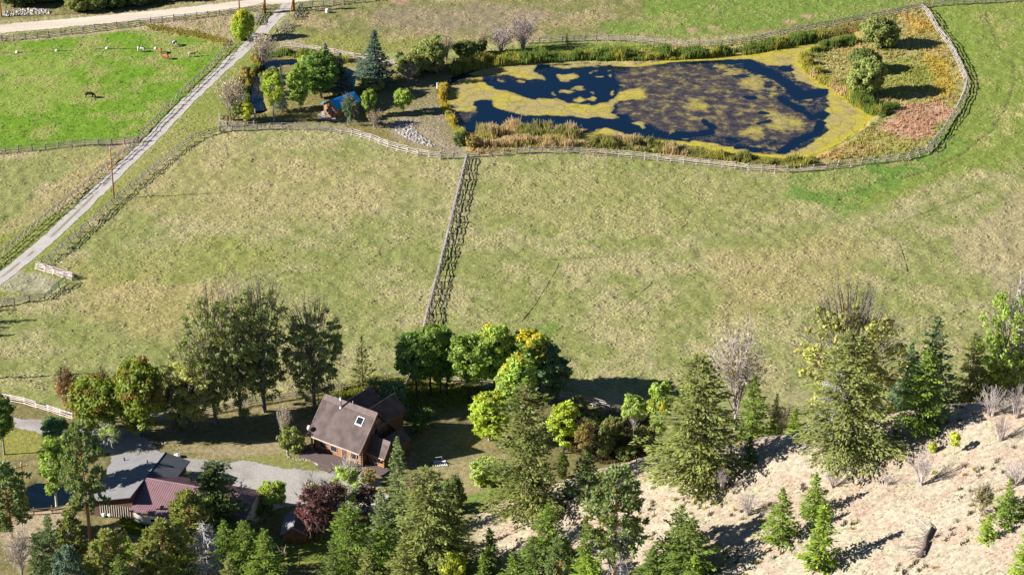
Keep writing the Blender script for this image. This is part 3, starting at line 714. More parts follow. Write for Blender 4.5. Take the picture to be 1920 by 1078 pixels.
def snag(key, H, W, seed, nb=90, clear=0.1, droop=0.25):
    rg = np.random.default_rng(seed); wood = MB()
    wood.tube([(0,0,-0.4), (0.1,0,H*0.5), (0,0.05,H)], [0.015*H, 0.010*H, 0.02], 6)
    for i in range(nb):
        t = clear+(1-clear)*(i+rg.random())/nb; z = t*H; r = W/2*((1-t)**0.45+0.06)*(0.35+0.85*rg.random()); az = i*2.4+rg.normal(0, 0.4)
        d = np.array((math.cos(az), math.sin(az), 0)); p0 = np.array((0, 0, z)); p1 = p0+d*r*0.55+np.array((0, 0, 0.03*r)); p2 = p0+d*r+np.array((0, 0, -droop*r*rg.normal(0.6, 0.9)+rg.normal(0, 0.25)))
        wood.tube([p0, p1, p2], [0.045, 0.035, 0.02], 3, False)
        for j in range(9):
            s = 0.3+0.7*rg.random(); q = p0+(p2-p0)*s; wood.tube([q, q+unit(d*0.6+rg.normal(0, 0.6, 3)+np.array((0, 0, -0.2)))*(0.35+0.5*rg.random())*min(1, r*0.6)], [0.03, 0.015], 3, False)
    proto(key, wood, None, H, W)

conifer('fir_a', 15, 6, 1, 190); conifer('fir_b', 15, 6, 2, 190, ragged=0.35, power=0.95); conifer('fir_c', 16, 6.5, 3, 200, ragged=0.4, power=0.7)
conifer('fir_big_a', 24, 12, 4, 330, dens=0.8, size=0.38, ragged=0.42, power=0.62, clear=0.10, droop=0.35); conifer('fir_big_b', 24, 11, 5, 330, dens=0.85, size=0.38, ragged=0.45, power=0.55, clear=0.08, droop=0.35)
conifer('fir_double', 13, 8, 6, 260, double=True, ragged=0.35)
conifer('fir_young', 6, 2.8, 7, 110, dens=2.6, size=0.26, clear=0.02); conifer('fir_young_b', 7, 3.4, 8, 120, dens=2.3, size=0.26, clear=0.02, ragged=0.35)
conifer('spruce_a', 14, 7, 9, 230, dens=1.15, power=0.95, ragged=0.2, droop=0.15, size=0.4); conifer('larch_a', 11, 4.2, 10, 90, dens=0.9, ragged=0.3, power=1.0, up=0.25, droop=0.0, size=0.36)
pine('pine_a', 17, 7.5, 11, 88, 0.18); pine('pine_b', 20, 9, 12, 80, 0.28); pine('pine_c', 14, 7, 13, 84, 0.10); pine('pine_slim', 16, 5.6, 14, 96, 0.08, cl=28)
broad('cotton_a', 25, 12, 21, 0.0, 235, 30, 0.80, 0.26, lobes=9, shell=0.22, twigs=70, rs=0.010, bottom=0.3); broad('cotton_b', 25, 11, 22, 0.03, 210, 30, 0.80, 0.26, lobes=8, shell=0.22, twigs=80, rs=0.010, bottom=0.3)
broad('cotton_c', 24, 13, 23, 0.04, 215, 28, 0.85, 0.30, lobes=8, shell=0.3, twigs=170)
broad('aspen_a', 13, 6.5, 31, 0.16, 120, 56, 0.95, 0.27, lobes=6); broad('aspen_b', 13, 6, 32, 0.18, 110, 56, 0.95, 0.27, lobes=5); broad('aspen_c', 12, 7, 33, 0.2, 130, 54, 0.95, 0.27, lobes=7)
broad('aspen_full', 12, 6, 39, 0.04, 150, 46, 0.8, 0.24, lobes=6, shell=0.45); broad('slim_a', 12, 4.2, 34, 0.16, 80, 46, 0.75, 0.24, lobes=5); broad('slim_b', 12, 4.2, 35, 0.25, 64, 44, 0.72, 0.24, lobes=5)
broad('maple_a', 9.5, 8.5, 36, 0.08, 190, 54, 0.95, 0.27, lobes=7, shell=0.6); broad('maple_b', 9, 6, 37, 0.08, 140, 50, 0.85, 0.25, lobes=6, shell=0.55)
broad('umbrella_a', 9, 5, 38, 0.55, 46, 46, 0.7, 0.25, lobes=5, rs=0.009)
broad('willow_a', 6.5, 8.5, 41, 0.0, 210, 58, 0.85, 0.24, trunks=5, lobes=6, shell=0.65, bottom=0.05); broad('willow_b', 6.5, 8, 42, 0.0, 200, 58, 0.8, 0.24, trunks=5, lobes=7, shell=0.6, bottom=0.05)
broad('bush_a', 3, 3.4, 43, 0.0, 70, 40, 0.5, 0.17, trunks=4, lobes=5, shell=0.55, bottom=0.0); broad('bush_b', 3, 4, 44, 0.0, 70, 36, 0.5, 0.17, trunks=4, lobes=7, shell=0.5, bottom=0.0)
broad('small_a', 5.5, 4.6, 45, 0.18, 84, 42, 0.6, 0.2, lobes=6); broad('birch_a', 9, 6, 46, 0.12, 62, 40, 0.7, 0.2, lobes=7, shell=0.3, twigs=70, trunks=2)
broad('sparse_p', 8, 6, 49, 0.06, 130, 38, 0.62, 0.17, lobes=9, shell=0.3, twigs=50, trunks=3); broad('sparse_a', 8, 5, 47, 0.1, 60, 40, 0.6, 0.18, lobes=6, shell=0.3, twigs=60)
twiggy('twig_big', 7.5, 7, 51, 46, 10, 0.05, 260); twiggy('twig_mid', 5, 5, 52, 34, 7, 0.042, 250); twiggy('twig_small', 3, 3.6, 53, 30, 7, 0.03, 0, upright=0.9); twiggy('twig_tree', 13, 8, 54, 42, 10, 0.07, 900, fork=0.3)
snag('snag_a', 11, 7.5, 61, 150); snag('snag_b', 9, 3.5, 62, 80)
PINK_BARK, GREY_BARK, DARK_BARK, PALE_BARK, ORANGE_BARK, BROWN_BARK = (0.42,0.36,0.34), (0.30,0.27,0.24), (0.085,0.065,0.05), (0.47,0.45,0.40), (0.34,0.17,0.09), (0.16,0.11,0.08)
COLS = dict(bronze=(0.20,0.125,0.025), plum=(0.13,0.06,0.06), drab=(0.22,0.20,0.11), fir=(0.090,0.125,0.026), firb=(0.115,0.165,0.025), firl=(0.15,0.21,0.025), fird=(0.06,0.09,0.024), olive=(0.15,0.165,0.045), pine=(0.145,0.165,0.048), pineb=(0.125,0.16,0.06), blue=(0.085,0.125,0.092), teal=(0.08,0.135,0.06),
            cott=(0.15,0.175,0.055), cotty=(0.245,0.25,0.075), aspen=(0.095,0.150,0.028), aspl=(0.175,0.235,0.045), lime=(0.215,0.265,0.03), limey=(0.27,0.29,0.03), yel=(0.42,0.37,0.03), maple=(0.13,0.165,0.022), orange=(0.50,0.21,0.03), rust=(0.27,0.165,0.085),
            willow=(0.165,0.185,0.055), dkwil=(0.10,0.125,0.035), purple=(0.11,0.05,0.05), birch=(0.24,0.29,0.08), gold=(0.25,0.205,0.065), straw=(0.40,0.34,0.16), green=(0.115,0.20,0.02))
rt = random.Random(5)
KIND = {'fir': ('fir_tree', 'tree'), 'spruce': ('spruce_tree', 'tree'), 'larch': ('larch_tree', 'tree'), 'pine': ('pine_tree', 'tree'), 'cotton': ('cottonwood_tree', 'tree'), 'aspen': ('aspen_tree', 'tree'), 'slim': ('aspen_tree', 'tree'), 'maple': ('maple_tree', 'tree'),
        'umbrella': ('aspen_tree', 'tree'), 'willow': ('willow_shrub', 'shrub'), 'bush': ('leafy_shrub', 'shrub'), 'small': ('broadleaf_tree', 'tree'), 'birch': ('birch_tree', 'tree'), 'sparse': ('broadleaf_tree', 'tree'), 'twig': ('bare_shrub', 'shrub'), 'snag': ('dead_tree', 'tree')}
def tree(key, bx, by, top, wpx, colr, tip, label, bark=None, at='hit', group=None, rz=None):
    tm, lm, H0, W0 = PROTO[key]
    P = hit(bx, by) if at == 'hit' else low(bx, by)
    P.z -= 0.1
    h = rise(P, top); s = wpx/pxm(P)/W0
    nm, cat = KIND[key.split('_')[0]]
    e = empty(nm, P, label, cat, group, rt.random()*6.28 if rz is None else rz)
    s *= 1.15 if nm in ('fir_tree', 'spruce_tree') else 1.0
    e.scale = (s, s, h/H0)
    fo = key.split('_')[0]
    t = obj('trunk' if cat == 'tree' else 'stems', tm, e)
    if bark is None: bark = {'fir': BROWN_BARK, 'spruce': BROWN_BARK, 'larch': BROWN_BARK, 'pine': ORANGE_BARK, 'cotton': (0.20,0.17,0.15), 'aspen': GREY_BARK, 'slim': PALE_BARK, 'umbrella': PALE_BARK, 'birch': PALE_BARK, 'twig': PINK_BARK, 'snag': (0.43,0.41,0.40)}.get(fo, DARK_BARK)
    t.color = (*bark, 1)
    if lm:
        c = obj('crown' if cat == 'tree' else 'foliage', lm, e)
        j = 1 + rt.uniform(-0.08, 0.08); b = COLS[colr]; q = COLS[tip] if tip else tuple(min(1, v*1.25) for v in b)
        j *= 2.4; c.color = (b[0]*j, b[1]*j, b[2]*j, 1); c['tip'] = [q[0]*1.85, q[1]*1.85, q[2]*1.85]
    return e
T = tree
# --- round the cabin and along the far bank
T('willow_a', 457,74,20,42,'lime','yel','round bright green and yellow bush tree by the ranch gate')
T('twig_big', 494,120,66,54,'straw',None,'leafless pinkish grey shrub beside the bend of the gravel lane')
T('twig_big', 437,226,148,58,'straw',None,'tall leafless grey shrub inside the small railed garden')
T('small_a', 446,230,190,30,'willow',None,'low dull green tree inside the small railed garden')
T('slim_a', 465,232,192,24,'limey','yel','yellow green sapling at the right end of the small railed garden')
T('slim_b', 514,230,128,38,'lime','limey','lime green aspen with bare trunk left of the blue-roofed cabin', bark=GREY_BARK)
T('spruce_a', 530,210,122,24,'blue',None,'thin blue grey spruce squeezed between lime green trees')
T('aspen_full', 562,203,116,46,'aspl','lime','light green tree standing right of the thin blue spruce')
T('aspen_full', 578,172,102,50,'birch',None,'pale green tree behind the light green trees by the cabin')
T('aspen_full', 602,184,90,76,'aspen','aspl','wide leafy green tree behind the blue-roofed cabin', bark=GREY_BARK)
T('spruce_a', 612,142,82,44,'blue','teal','dark spruce behind the wide leafy tree near the cabin')
T('spruce_a', 640,176,100,48,'blue',None,'blue spruce rising right behind the blue cabin roof')
T('spruce_a', 704,158,57,64,'blue',None,'largest blue spruce, tall and conical, right of the cabin')
T('sparse_a', 656,236,178,28,'teal','aspen','dark green small tree in front of the blue cabin roof', bark=GREY_BARK)
T('small_a', 693,218,166,32,'aspl','lime','green small tree at the right end of the cabin')
T('small_a', 756,212,166,42,'aspl','lime','rounded light green tree above the pale rock slope')
T('twig_mid', 702,240,208,30,'gold',None,'brown bare shrub right of the cabin lawn')
T('willow_b', 803,134,74,66,'willow',None,'large olive willow thicket left of the pond corner')
T('willow_a', 768,142,100,52,'willow','gold','olive shrub left of the large willow thicket')
T('slim_a', 752,135,98,18,'fird',None,'dark narrow shrub left of the willow thicket')
T('slim_b', 826,112,63,24,'aspen',None,'slender green tree poking above the willow thicket')
T('twig_tree', 838,122,66,22,'straw',None,'thin grey leafless tree behind the willow thicket')
T('twig_mid', 765,155,122,40,'gold',None,'grey brown bare shrub on the path by the pond corner')
T('willow_b', 872,106,76,48,'dkwil',None,'dark rounded shrub on the pond north bank')
T('bush_a', 903,100,72,20,'dkwil',None,'small dark bush beside the white post on the north bank')
T('twig_tree', 905,98,58,16,'straw',None,'pale leafless sapling beside the white post')
T('twig_big', 940,98,54,50,'purple',None,'purple grey leafless shrub, left of two on the north bank')
T('twig_big', 980,93,37,54,'purple',None,'purple grey leafless shrub, right and taller of two on the north bank')
T('fir_young', 1063,84,62,8,'fird',None,'lone tiny conifer at the fence north of the pond')
T('willow_a', 1650,86,31,68,'willow',None,'round olive willow nearest the far corner of the pond fence')
T('willow_b', 1624,178,110,70,'willow','birch','big round olive willow on the reedy point, nearest the water')
T('willow_a', 1622,132,90,58,'dkwil','willow','low willow between the two round willows on the point')
T('bush_a', 862,273,246,22,'dkwil',None,'dark green bush at the corner of the pond fence')
T('bush_b', 887,275,254,28,'gold',None,'golden bush right of the dark bush at the pond corner')
T('bush_b', 700,168,146,46,'willow',None,'low green brush below the largest blue spruce')
T('bush_b', 480,118,98,24,'gold','willow','golden brush beside the lane above the channel')
for x, y, t_, w_, l_ in [(505,178,146,30,'lowest golden brush on the island within the curved channel'),(497,158,134,24,'middle golden brush on the island within the curved channel'),(512,146,126,26,'rear golden brush on the island within the curved channel')]:
    T('bush_b', x,y,t_,w_,'willow','gold',l_, group='golden island brush')
for x, y, t_, w_, l_ in [(449,172,140,22,'middle golden brush between the lane and the curved channel'),(436,186,160,18,'lowest golden brush between the lane and the curved channel'),(460,150,122,20,'uppermost golden brush between the lane and the curved channel')]:
    T('bush_a', x,y,t_,w_,'gold','willow',l_, group='golden brush by the channel')
# --- beyond the dirt road
for i, (k_, x, y, t_, w_, c_, l_) in enumerate([('willow_a',35,8,-38,70,'fird','dark shrub left of the rock pile beyond the dirt road'), ('willow_b',95,2,-45,80,'fird','dark shrub behind the rock pile beyond the dirt road'), ('willow_a',146,20,-12,50,'olive','grey olive shrub at the edge of the dirt road'), ('willow_b',178,19,-10,46,'dkwil','dark shrub right of the grey olive roadside shrub'),
      ('willow_a',215,12,-24,60,'fird','dark shrub in the middle of the roadside thicket'), ('willow_b',255,8,-18,50,'dkwil','green shrub near the right end of the roadside thicket'), ('bush_b',290,6,-10,40,'fird','last low shrub at the right end of the roadside thicket'), ('willow_a',330,-4,-40,60,'fird','shrub at the top edge above the road bend')]):
    T(k_, x,y,t_,w_,c_,None,l_)
# --- the tall cottonwoods above the yard
T('cotton_a', 366,802,632,118,'cotty','cotty','lowest, leftmost cottonwood of the tall row, pale leaved')
T('cotton_b', 405,796,545,112,'cott','cotty','second cottonwood from left in the tall row')
T('cotton_a', 452,785,526,112,'cott','cotty','third cottonwood in the tall row, yellowish top')
T('cotton_b', 496,772,527,138,'cott','cotty','broad cottonwood with thick dark trunk in the tall row')
T('cotton_c', 590,764,566,122,'cott','cotty','rightmost cottonwood of the tall row, nearest the log house')
T('sparse_a', 338,806,716,70,'cott','cotty','thin olive undergrowth at the left foot of the tall row')
T('larch_a', 680,730,627,44,'olive',None,'slim dark conifer behind the log house')
T('maple_a', 186,812,708,112,'maple','bronze','wide dark green maple turning rusty, left of the garage')
T('maple_a', 266,818,672,104,'maple','bronze','tall green maple with orange tips beside the cottonwoods')
T('sparse_a', 128,778,692,46,'rust','drab','thin orange autumn tree at the pale rail fence')
T('sparse_a', 197,760,694,24,'rust','drab','faint orange treetop showing behind the dark maple')
T('aspen_a', 8,852,742,64,'aspen','aspl','green tree on the left edge by the drive')
T('small_a', 106,832,783,62,'teal','aspen','dull green tree behind the two white-stemmed aspens')
T('slim_a', 106,946,818,50,'aspl','lime','left of two white-stemmed aspens by the small dark pond')
T('slim_b', 143,928,806,42,'aspl','lime','right of two white-stemmed aspens by the small dark pond')
T('birch_a', 205,838,795,50,'birch',None,'thin pale tree at the left corner of the grey roof')
T('pine_b', 170,1012,793,92,'pineb',None,'tall open pine with orange trunk left of the garage')
T('pine_a', 24,1010,868,86,'pineb',None,'dark pine on the left edge below the pole')
T('twig_tree', 42,1092,1003,52,'drab',None,'pinkish bare tree at the bottom left corner')
T('fir_c', 100,1085,966,62,'pineb',None,'dark fir right of the pinkish bare tree')
T('pine_slim', 138,1082,960,56,'olive',None,'slender fir in front of the orange-trunked pine')
T('pine_c', 145,1150,1022,66,'blue',None,'blue grey pine at the bottom edge near the left')
T('pine_c', 205,1140,1003,84,'olive',None,'olive pine at the bottom edge below the orange-trunked pine')
T('fir_young_b', 243,1052,1005,30,'firl',None,'bright green young fir below the garage')
T('fir_b', 76,1128,1000,56,'fird',None,'dark fir at the bottom edge beside the pinkish tree')
T('fir_c', 232,1160,1040,60,'fir',None,'low dark fir at the bottom edge under the garage')
T('pine_c', 300,1110,982,92,'olive',None,'open olive pine with crooked dark limbs below the maroon roof')
T('fir_b', 345,1100,972,60,'firb',None,'green fir right of the open olive pine')
T('fir_big_b', 408,1000,866,100,'fird','fir','big dark fir hiding the right end of the maroon roof')
T('pine_c', 372,1040,925,92,'olive',None,'ashy olive pine in front of the maroon roof')
T('snag_a', 388,1100,980,104,'cott',None,'silver dead tree at the bottom below the maroon roof')
T('snag_b', 458,990,902,50,'cott',None,'grey dead tree beside the big dark fir', bark=PINK_BARK)
T('fir_a', 425,1075,975,60,'firb',None,'green fir below the grey dead tree')
T('fir_big_a', 462,1100,978,72,'firb','fir','bushy green fir left of the log shed, rear one')
T('fir_c', 500,1118,992,66,'firb',None,'bushy green fir left of the log shed, front one')
T('fir_b', 436,1150,1040,70,'olive',None,'olive fir at the bottom edge under the dead silver tree')
T('small_a', 512,960,902,60,'aspl','limey','yellow green tree on the edge of the gravel yard')
T('bush_b', 488,966,934,46,'dkwil',None,'dark shrub under the yellow green yard tree')
T('sparse_p', 592,1012,908,68,'plum','plum','dark purple-leaved tree hugging the log shed')
T('sparse_a', 622,985,905,64,'purple',None,'thin purple-leaved tree right of the log shed')
T('small_a', 592,965,905,36,'birch','aspl','pale green tree growing among the purple leaves')
T('birch_a', 656,965,868,66,'birch','aspl','white-limbed pale tree in front of the deck')
T('sparse_a', 690,975,908,44,'purple',None,'purple twiggy tree by the footbridge')
T('fir_a', 748,1000,820,62,'pineb',None,'bluish pine just right of the log house deck')
T('fir_b', 716,1045,915,60,'pineb',None,'lower bluish pine left of the large pine clump')
T('fir_big_b', 800,1095,880,132,'pine','olive','broad bushy pine in the centre of the bottom clump')
T('fir_big_a', 848,1090,948,84,'olive','fir','right shoulder of the central pine clump, olive')
T('fir_c', 720,1110,985,80,'firb',None,'dark fir below the bluish pine by the deck')
T('fir_big_a', 658,1105,945,98,'firb','fir','bushy fir below the white-limbed pale tree')
T('fir_b', 628,1135,1010,58,'fir',None,'fir at the bottom edge right of the small lawn')
T('fir_b', 690,1160,1030,74,'olive',None,'olive fir at the bottom edge left of centre')
T('fir_c', 760,1170,1010,90,'olive',None,'olive fir at the bottom edge under the central clump')
T('bush_a', 852,958,893,48,'dkwil','aspen','round dark bush at the edge of the lawn')
T('small_a', 852,1120,1034,54,'limey',None,'yellow green small tree at the bottom centre')
T('fir_b', 918,1092,990,66,'fir',None,'dark young fir left of the bare dirt strip')
T('fir_young', 905,1125,1035,40,'firb',None,'small fir below the dark young fir')
T('fir_big_b', 985,968,722,122,'olive','fir','huge dark fir between the lawn and the hillside')
T('bush_a', 912,905,858,56,'birch','aspl','pale lime shrub left of the huge dark fir')
T('aspen_full', 918,826,733,82,'lime','limey','lime yellow maple in front of the aspen grove')
T('slim_a', 1056,850,755,54,'lime','limey','lime yellow aspen right of the huge dark fir', bark=DARK_BARK)
T('sparse_a', 1096,862,788,40,'gold','limey','small orange yellow tree right of the lime aspen')
T('fir_young_b', 1099,930,836,58,'fird','fir','dark small fir on the hill edge below the orange tree')
T('fir_young', 1060,932,906,12,'fird',None,'tiny dark seedling left of the dark small fir')
T('pine_slim', 1054,898,850,24,'fir',None,'thin young pine beside the huge dark fir')
T('umbrella_a', 1187,850,742,56,'birch','aspl','thin white-trunked aspen with a flat open top')
T('slim_b', 1236,862,703,42,'aspl','yel','tall thin aspen with a yellow patch left of the big fir')
# --- aspen grove
for k_, x, y, t_, w_, c_, p_, l_ in [('aspen_c',783,750,628,88,'aspen','aspl','leftmost aspen of the grove, dark green'), ('aspen_a',808,742,606,80,'aspen','aspl','second aspen of the grove, dark with light tips'), ('aspen_b',826,740,597,58,'aspen','yel','aspen of the grove with a yellow top beside the long fence'),
      ('slim_b',838,742,650,40,'aspen',None,'short aspen filling the gap in the grove'), ('aspen_a',880,752,622,84,'aspl','aspl','light green aspen left of the grove middle'), ('aspen_c',926,742,608,100,'aspl','yel','yellow-topped aspen in the middle of the grove'), ('aspen_c',955,748,640,80,'aspl','limey','light aspen right of the yellow-topped aspen'),
      ('aspen_a',985,748,620,96,'aspen','yel','dark aspen with one yellow tip right of the grove middle'), ('aspen_c',1010,745,640,88,'teal',None,'dark rounded aspen near the right end of the grove'), ('maple_b',1044,742,672,58,'teal',None,'small dark tree at the right end of the grove'), ('aspen_b',968,795,662,84,'aspl','yel','front aspen of the grove, pale with yellow leaves')]:
    T(k_, x,y,t_,w_,c_,p_,l_, bark=DARK_BARK)
T('bush_a', 740,782,712,50,'teal',None,'dark shrub at the back right corner of the log house')
T('bush_b', 712,740,712,50,'willow',None,'low green brush below the slim dark conifer')
T('sparse_a', 790,812,768,56,'aspen','aspl','small apple tree in the shade right of the log house')
T('twig_mid', 536,838,764,30,'drab',None,'small bare grey tree at the front left corner of the log house')
T('bush_b', 546,848,800,52,'willow','birch','green shrub at the left end of the deck')
T('bush_b', 690,905,880,34,'gold',None,'yellow green shrub in the stone-edged bed by the deck')
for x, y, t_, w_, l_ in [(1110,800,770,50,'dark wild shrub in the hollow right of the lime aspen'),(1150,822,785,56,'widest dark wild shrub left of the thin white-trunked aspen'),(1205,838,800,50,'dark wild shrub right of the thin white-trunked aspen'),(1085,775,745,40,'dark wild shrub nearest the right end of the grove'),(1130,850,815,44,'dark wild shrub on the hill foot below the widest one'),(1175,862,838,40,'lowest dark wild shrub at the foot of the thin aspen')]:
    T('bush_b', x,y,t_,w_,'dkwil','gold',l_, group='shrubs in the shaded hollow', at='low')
# --- along the crest of the hill
T('fir_big_b', 1302,906,670,150,'pine','olive','biggest fir standing on the hill edge, centre right')
T('twig_tree', 1378,806,638,96,'drab',None,'tall leafless pinkish tree behind the biggest fir', at='low')
T('fir_c', 1408,838,704,62,'firb','fir','green fir on the crest right of the leafless tree', at='low')
T('fir_b', 1452,832,738,36,'firb',None,'smaller green fir behind the crest', at='low')
T('twig_mid', 1460,830,762,44,'drab',None,'bare brown shrub behind the crest beside the smaller fir', at='low')
T('fir_young', 1489,815,764,28,'firl',None,'bright little fir by the fence behind the crest', at='low')
T('fir_young', 1405,866,818,30,'fird',None,'tiny dark fir on the open crest')
T('cotton_c', 1582,850,545,200,'cotty','gold','huge yellowing cottonwood with grey bare limbs behind the crest', at='low')
T('fir_big_a', 1580,868,625,150,'pine','olive','ragged fir with dead branches in front of the yellowing cottonwood')
T('snag_a', 1562,868,690,130,'cott',None,'grey dead branches spreading through the ragged fir')
T('spruce_a', 1697,800,642,72,'teal',None,'bluish fir behind the crest right of the cottonwood', at='low')
T('fir_c', 1738,820,594,84,'teal','firb','tallest pointed fir behind the right crest', at='low')
T('fir_c', 1728,810,652,84,'firb','fir','dark green fir on the right crest in front of the pointed one')
T('fir_c', 1812,800,625,80,'pine','olive','olive fir with grey lower branches on the right crest', at='low')
T('snag_b', 1812,795,665,60,'cott',None,'grey dead spire in front of the olive fir', at='low')
T('cotton_b', 1872,800,533,112,'aspl','lime','yellow green cottonwood by the right edge', at='low')
T('snag_b', 1885,800,522,44,'cott',None,'bare dead top rising above the right cottonwood', at='low')
T('fir_b', 1852,790,645,92,'firl','firb','bright green fir in front of the right cottonwood', at='low')
T('fir_c', 1898,790,620,80,'firb',None,'green fir right of the bright fir', at='low')
T('fir_a', 1922,770,640,60,'fird',None,'dark fir cut by the right edge', at='low')
T('twig_mid', 1690,790,735,60,'drab',None,'bare brown brush behind the crest between the firs', at='low')
for x, y, t_, w_, l_ in [(1858,780,733,66,'pink grey brush under the bright fir on the crest'),(1907,785,725,44,'pink grey brush by the right edge of the crest'),(1876,828,782,40,'grey bare shrub below the crest brush'),(1727,907,848,54,'largest grey bare shrub on the open hillside'),(1900,912,868,52,'grey bare shrub behind the small firs at the right'),
      (1402,968,926,42,'grey bare shrub left of the hillside firs'),(1352,920,880,30,'small bare shrub at the foot of the biggest fir'),(1562,914,884,36,'small bare shrub above the pair of hillside firs'),(1663,910,892,24,'little bare shrub left of the largest grey one'),(1100,935,905,36,'bare shrub under the dark small fir')]:
    T('twig_small', x,y,t_,w_,'straw',None,l_)
T('sparse_a', 1840,968,912,38,'drab',None,'pale wispy shrub beside the bright little fir on the slope')
T('slim_b', 1788,850,808,22,'limey',None,'wispy yellow green sapling on the upper right slope')
T('bush_a', 1748,846,828,16,'limey',None,'tiny green tuft left of the wispy sapling')
T('fir_young', 1678,818,788,14,'fird',None,'tiny dark seedling under the ragged fir shadow')
# --- on the open hillside
T('fir_young_b', 1463,1018,915,60,'firb','firl','open hillside fir, left of the group of three')
T('fir_young_b', 1526,968,886,50,'firb',None,'open hillside fir, rear one of the group of three')
T('fir_young', 1537,1068,940,72,'firl','firb','bright hillside fir, front one of the group of three')
T('fir_double', 1282,1092,955,108,'fir','firb','dark two-topped fir at the bottom of the hillside')
T('fir_young_b', 1300,1115,1040,50,'firl',None,'bright young fir in front of the two-topped fir')
T('fir_young', 1850,1014,964,36,'firl',None,'bright little rounded fir on the right slope')
T('fir_young_b', 1886,982,896,48,'firb',None,'small fir behind the bright rounded fir')
T('fir_young_b', 1918,970,925,34,'fir',None,'small dark fir at the right edge of the slope')
T('fir_b', 1922,1100,975,66,'firl',None,'green fir cut by the bottom right corner')
T('pine_b', 1150,1110,885,124,'pineb','olive','large open pine at the bottom right of centre')
T('snag_a', 1162,1110,985,76,'cott',None,'grey dead tree under the large open pine')
T('fir_c', 1027,1065,944,70,'firb','fir','green fir on the slope left of the large open pine')
T('fir_c', 1000,1105,1005,66,'fir',None,'dark fir below the green slope fir')
T('pine_c', 1050,1125,1012,60,'pineb',None,'bluish pine at the bottom edge under the green slope fir')
T('fir_b', 1095,1120,970,56,'firb',None,'narrow fir left of the large open pine')
T('fir_young_b', 960,1120,1036,54,'firb',None,'small fir at the bottom edge beside the dirt strip')
T('fir_c', 1100,1160,1040,90,'firl',None,'light green fir at the bottom edge below the large pine')
T('fir_c', 1222,1110,1026,66,'fir',None,'dark low fir right of the large open pine')
# --- just outside the picture on the left, known by their shadows
for x, y in [(-190,592),(-150,612),(-205,626),(-190,640)]:
    T('fir_b', x,y,y-95,44,'fir',None,'fir just left of the picture whose shadow crosses the pasture', group='firs outside the left edge')

# ================================================================== GROUND COVER
def blades(name, Px, Py, hgt, wid, colr, label, n=2, lean=0.35, seed=0, mat=None, zoff=-0.03):
    rg = np.random.default_rng(seed); m = len(Px); z, _ = sample(Px, Py); z = np.maximum(z, -0.5)
    Vs, Cs = [], []
    for k in range(n):
        az = rg.random(m)*math.pi*2; dx, dy = np.cos(az), np.sin(az); h = hgt*(0.7+0.6*rg.random(m)); w_ = wid*(0.7+0.6*rg.random(m))
        la = rg.random(m)*math.pi*2; lx, ly = np.cos(la)*h*lean*rg.random(m), np.sin(la)*h*lean*rg.random(m)
        ox, oy = rg.normal(0, 1, m)*wid*0.4, rg.normal(0, 1, m)*wid*0.4
        b = np.stack([Px+ox, Py+oy, z+zoff], 1); s = np.stack([dx*w_/2, dy*w_/2, 0*w_], 1); t = b + np.stack([lx, ly, h], 1)
        Vs.append(np.stack([b-s, b+s, t+s*0.35, t-s*0.35], 1)); c = np.repeat((colr*(0.85+0.3*rg.random((m, 1))))[:, None, :], 4, 1); Cs.append(c)
    V = np.concatenate(Vs).reshape(-1, 3); c = np.concatenate(Cs).reshape(-1, 3)
    o = obj(name, npmesh(name, V, np.arange(len(V)).reshape(-1, 4), mat or GRASS, np.clip(c, 0, 0.8)))
    put(o, label, kind='stuff'); return o
def mounds(name, Px, Py, hgt, wid, colr, label, seed):
    '''low tussocks: five-sided crooked cones'''
    r2 = np.random.default_rng(seed); m = len(Px); z, _ = sample(Px, Py)
    s = wid*(0.5+1.0*r2.random(m)); h = hgt*(0.5+1.0*r2.random(m)); V = np.zeros((m, 6, 3)); a0 = r2.random(m)*6.28
    for k in range(5):
        rr = s*(0.7+0.6*r2.random(m)); V[:, k] = np.stack([Px+np.cos(a0+k*1.2566)*rr*1.6, Py+np.sin(a0+k*1.2566)*rr*0.9, z-0.05], 1)
    V[:, 5] = np.stack([Px+r2.normal(0, 0.3, m)*s, Py+r2.normal(0, 0.3, m)*s, z+h], 1)
    F = (np.arange(m)[:, None, None]*6 + np.array([(k, (k+1) % 5, 5) for k in range(5)])[None]).reshape(-1, 3)
    o = obj(name, npmesh(name, V.reshape(-1, 3), F, TUSSOCK, np.clip(np.repeat(colr, 6, 0), 0, 0.8), True)); put(o, label, kind='stuff')
TUSSOCK = surf('tussock', (0,0,0), 1.0, 5.0, 0.2, 0.6, 8.0, 0.03, usecol=True)
rg = np.random.default_rng(77)
def scatter(n, y0, y1, xpad=8):
    y = rg.uniform(y0, y1, n); wv = (y*cp + CAMH*sp)/FPX*960 + xpad; x = rg.uniform(-1, 1, n)*wv; return x, y
# pasture tussocks
x, y = scatter(230000, 325, 620); h_ = hill(x, y)
dens = sstep(0.40, 0.62, 0.6*fbm(x*0.16, y*0.16, 41, 4)+0.4*fbm(x*0.5, y*0.5, 141, 2))
px_, py_ = proj(x, y, 0)
k = (h_ < 0.3) & (rg.random(len(x)) < 0.10 + 0.62*dens) & (basins(x, y) > -0.05) & (py_ < 735)
k &= seg_dist(x, y, LANE_W, False) > 2.2
k &= sdist(x, y, road_poly) < -0.5
k &= sdist(x, y, yard_w) < -0.5
x, y = x[k], y[k]; _, c = sample(x, y)
straw_ = (c[:, 0] > c[:, 1]*1.02)
c = c*np.where(straw_, 1.0, 0.9)[:, None]*rg.uniform(0.8, 1.22, len(x))[:, None]
c = c*0.75 + np.array((0.42,0.34,0.17))*0.25*np.where(c[:, 1:2] > c[:, 0:1]*1.6, 0.3, 1)
mounds('pasture_grass', x, y, 0.20, 0.27, c*0.98, 'tufts of green and straw coloured pasture grass', 1)
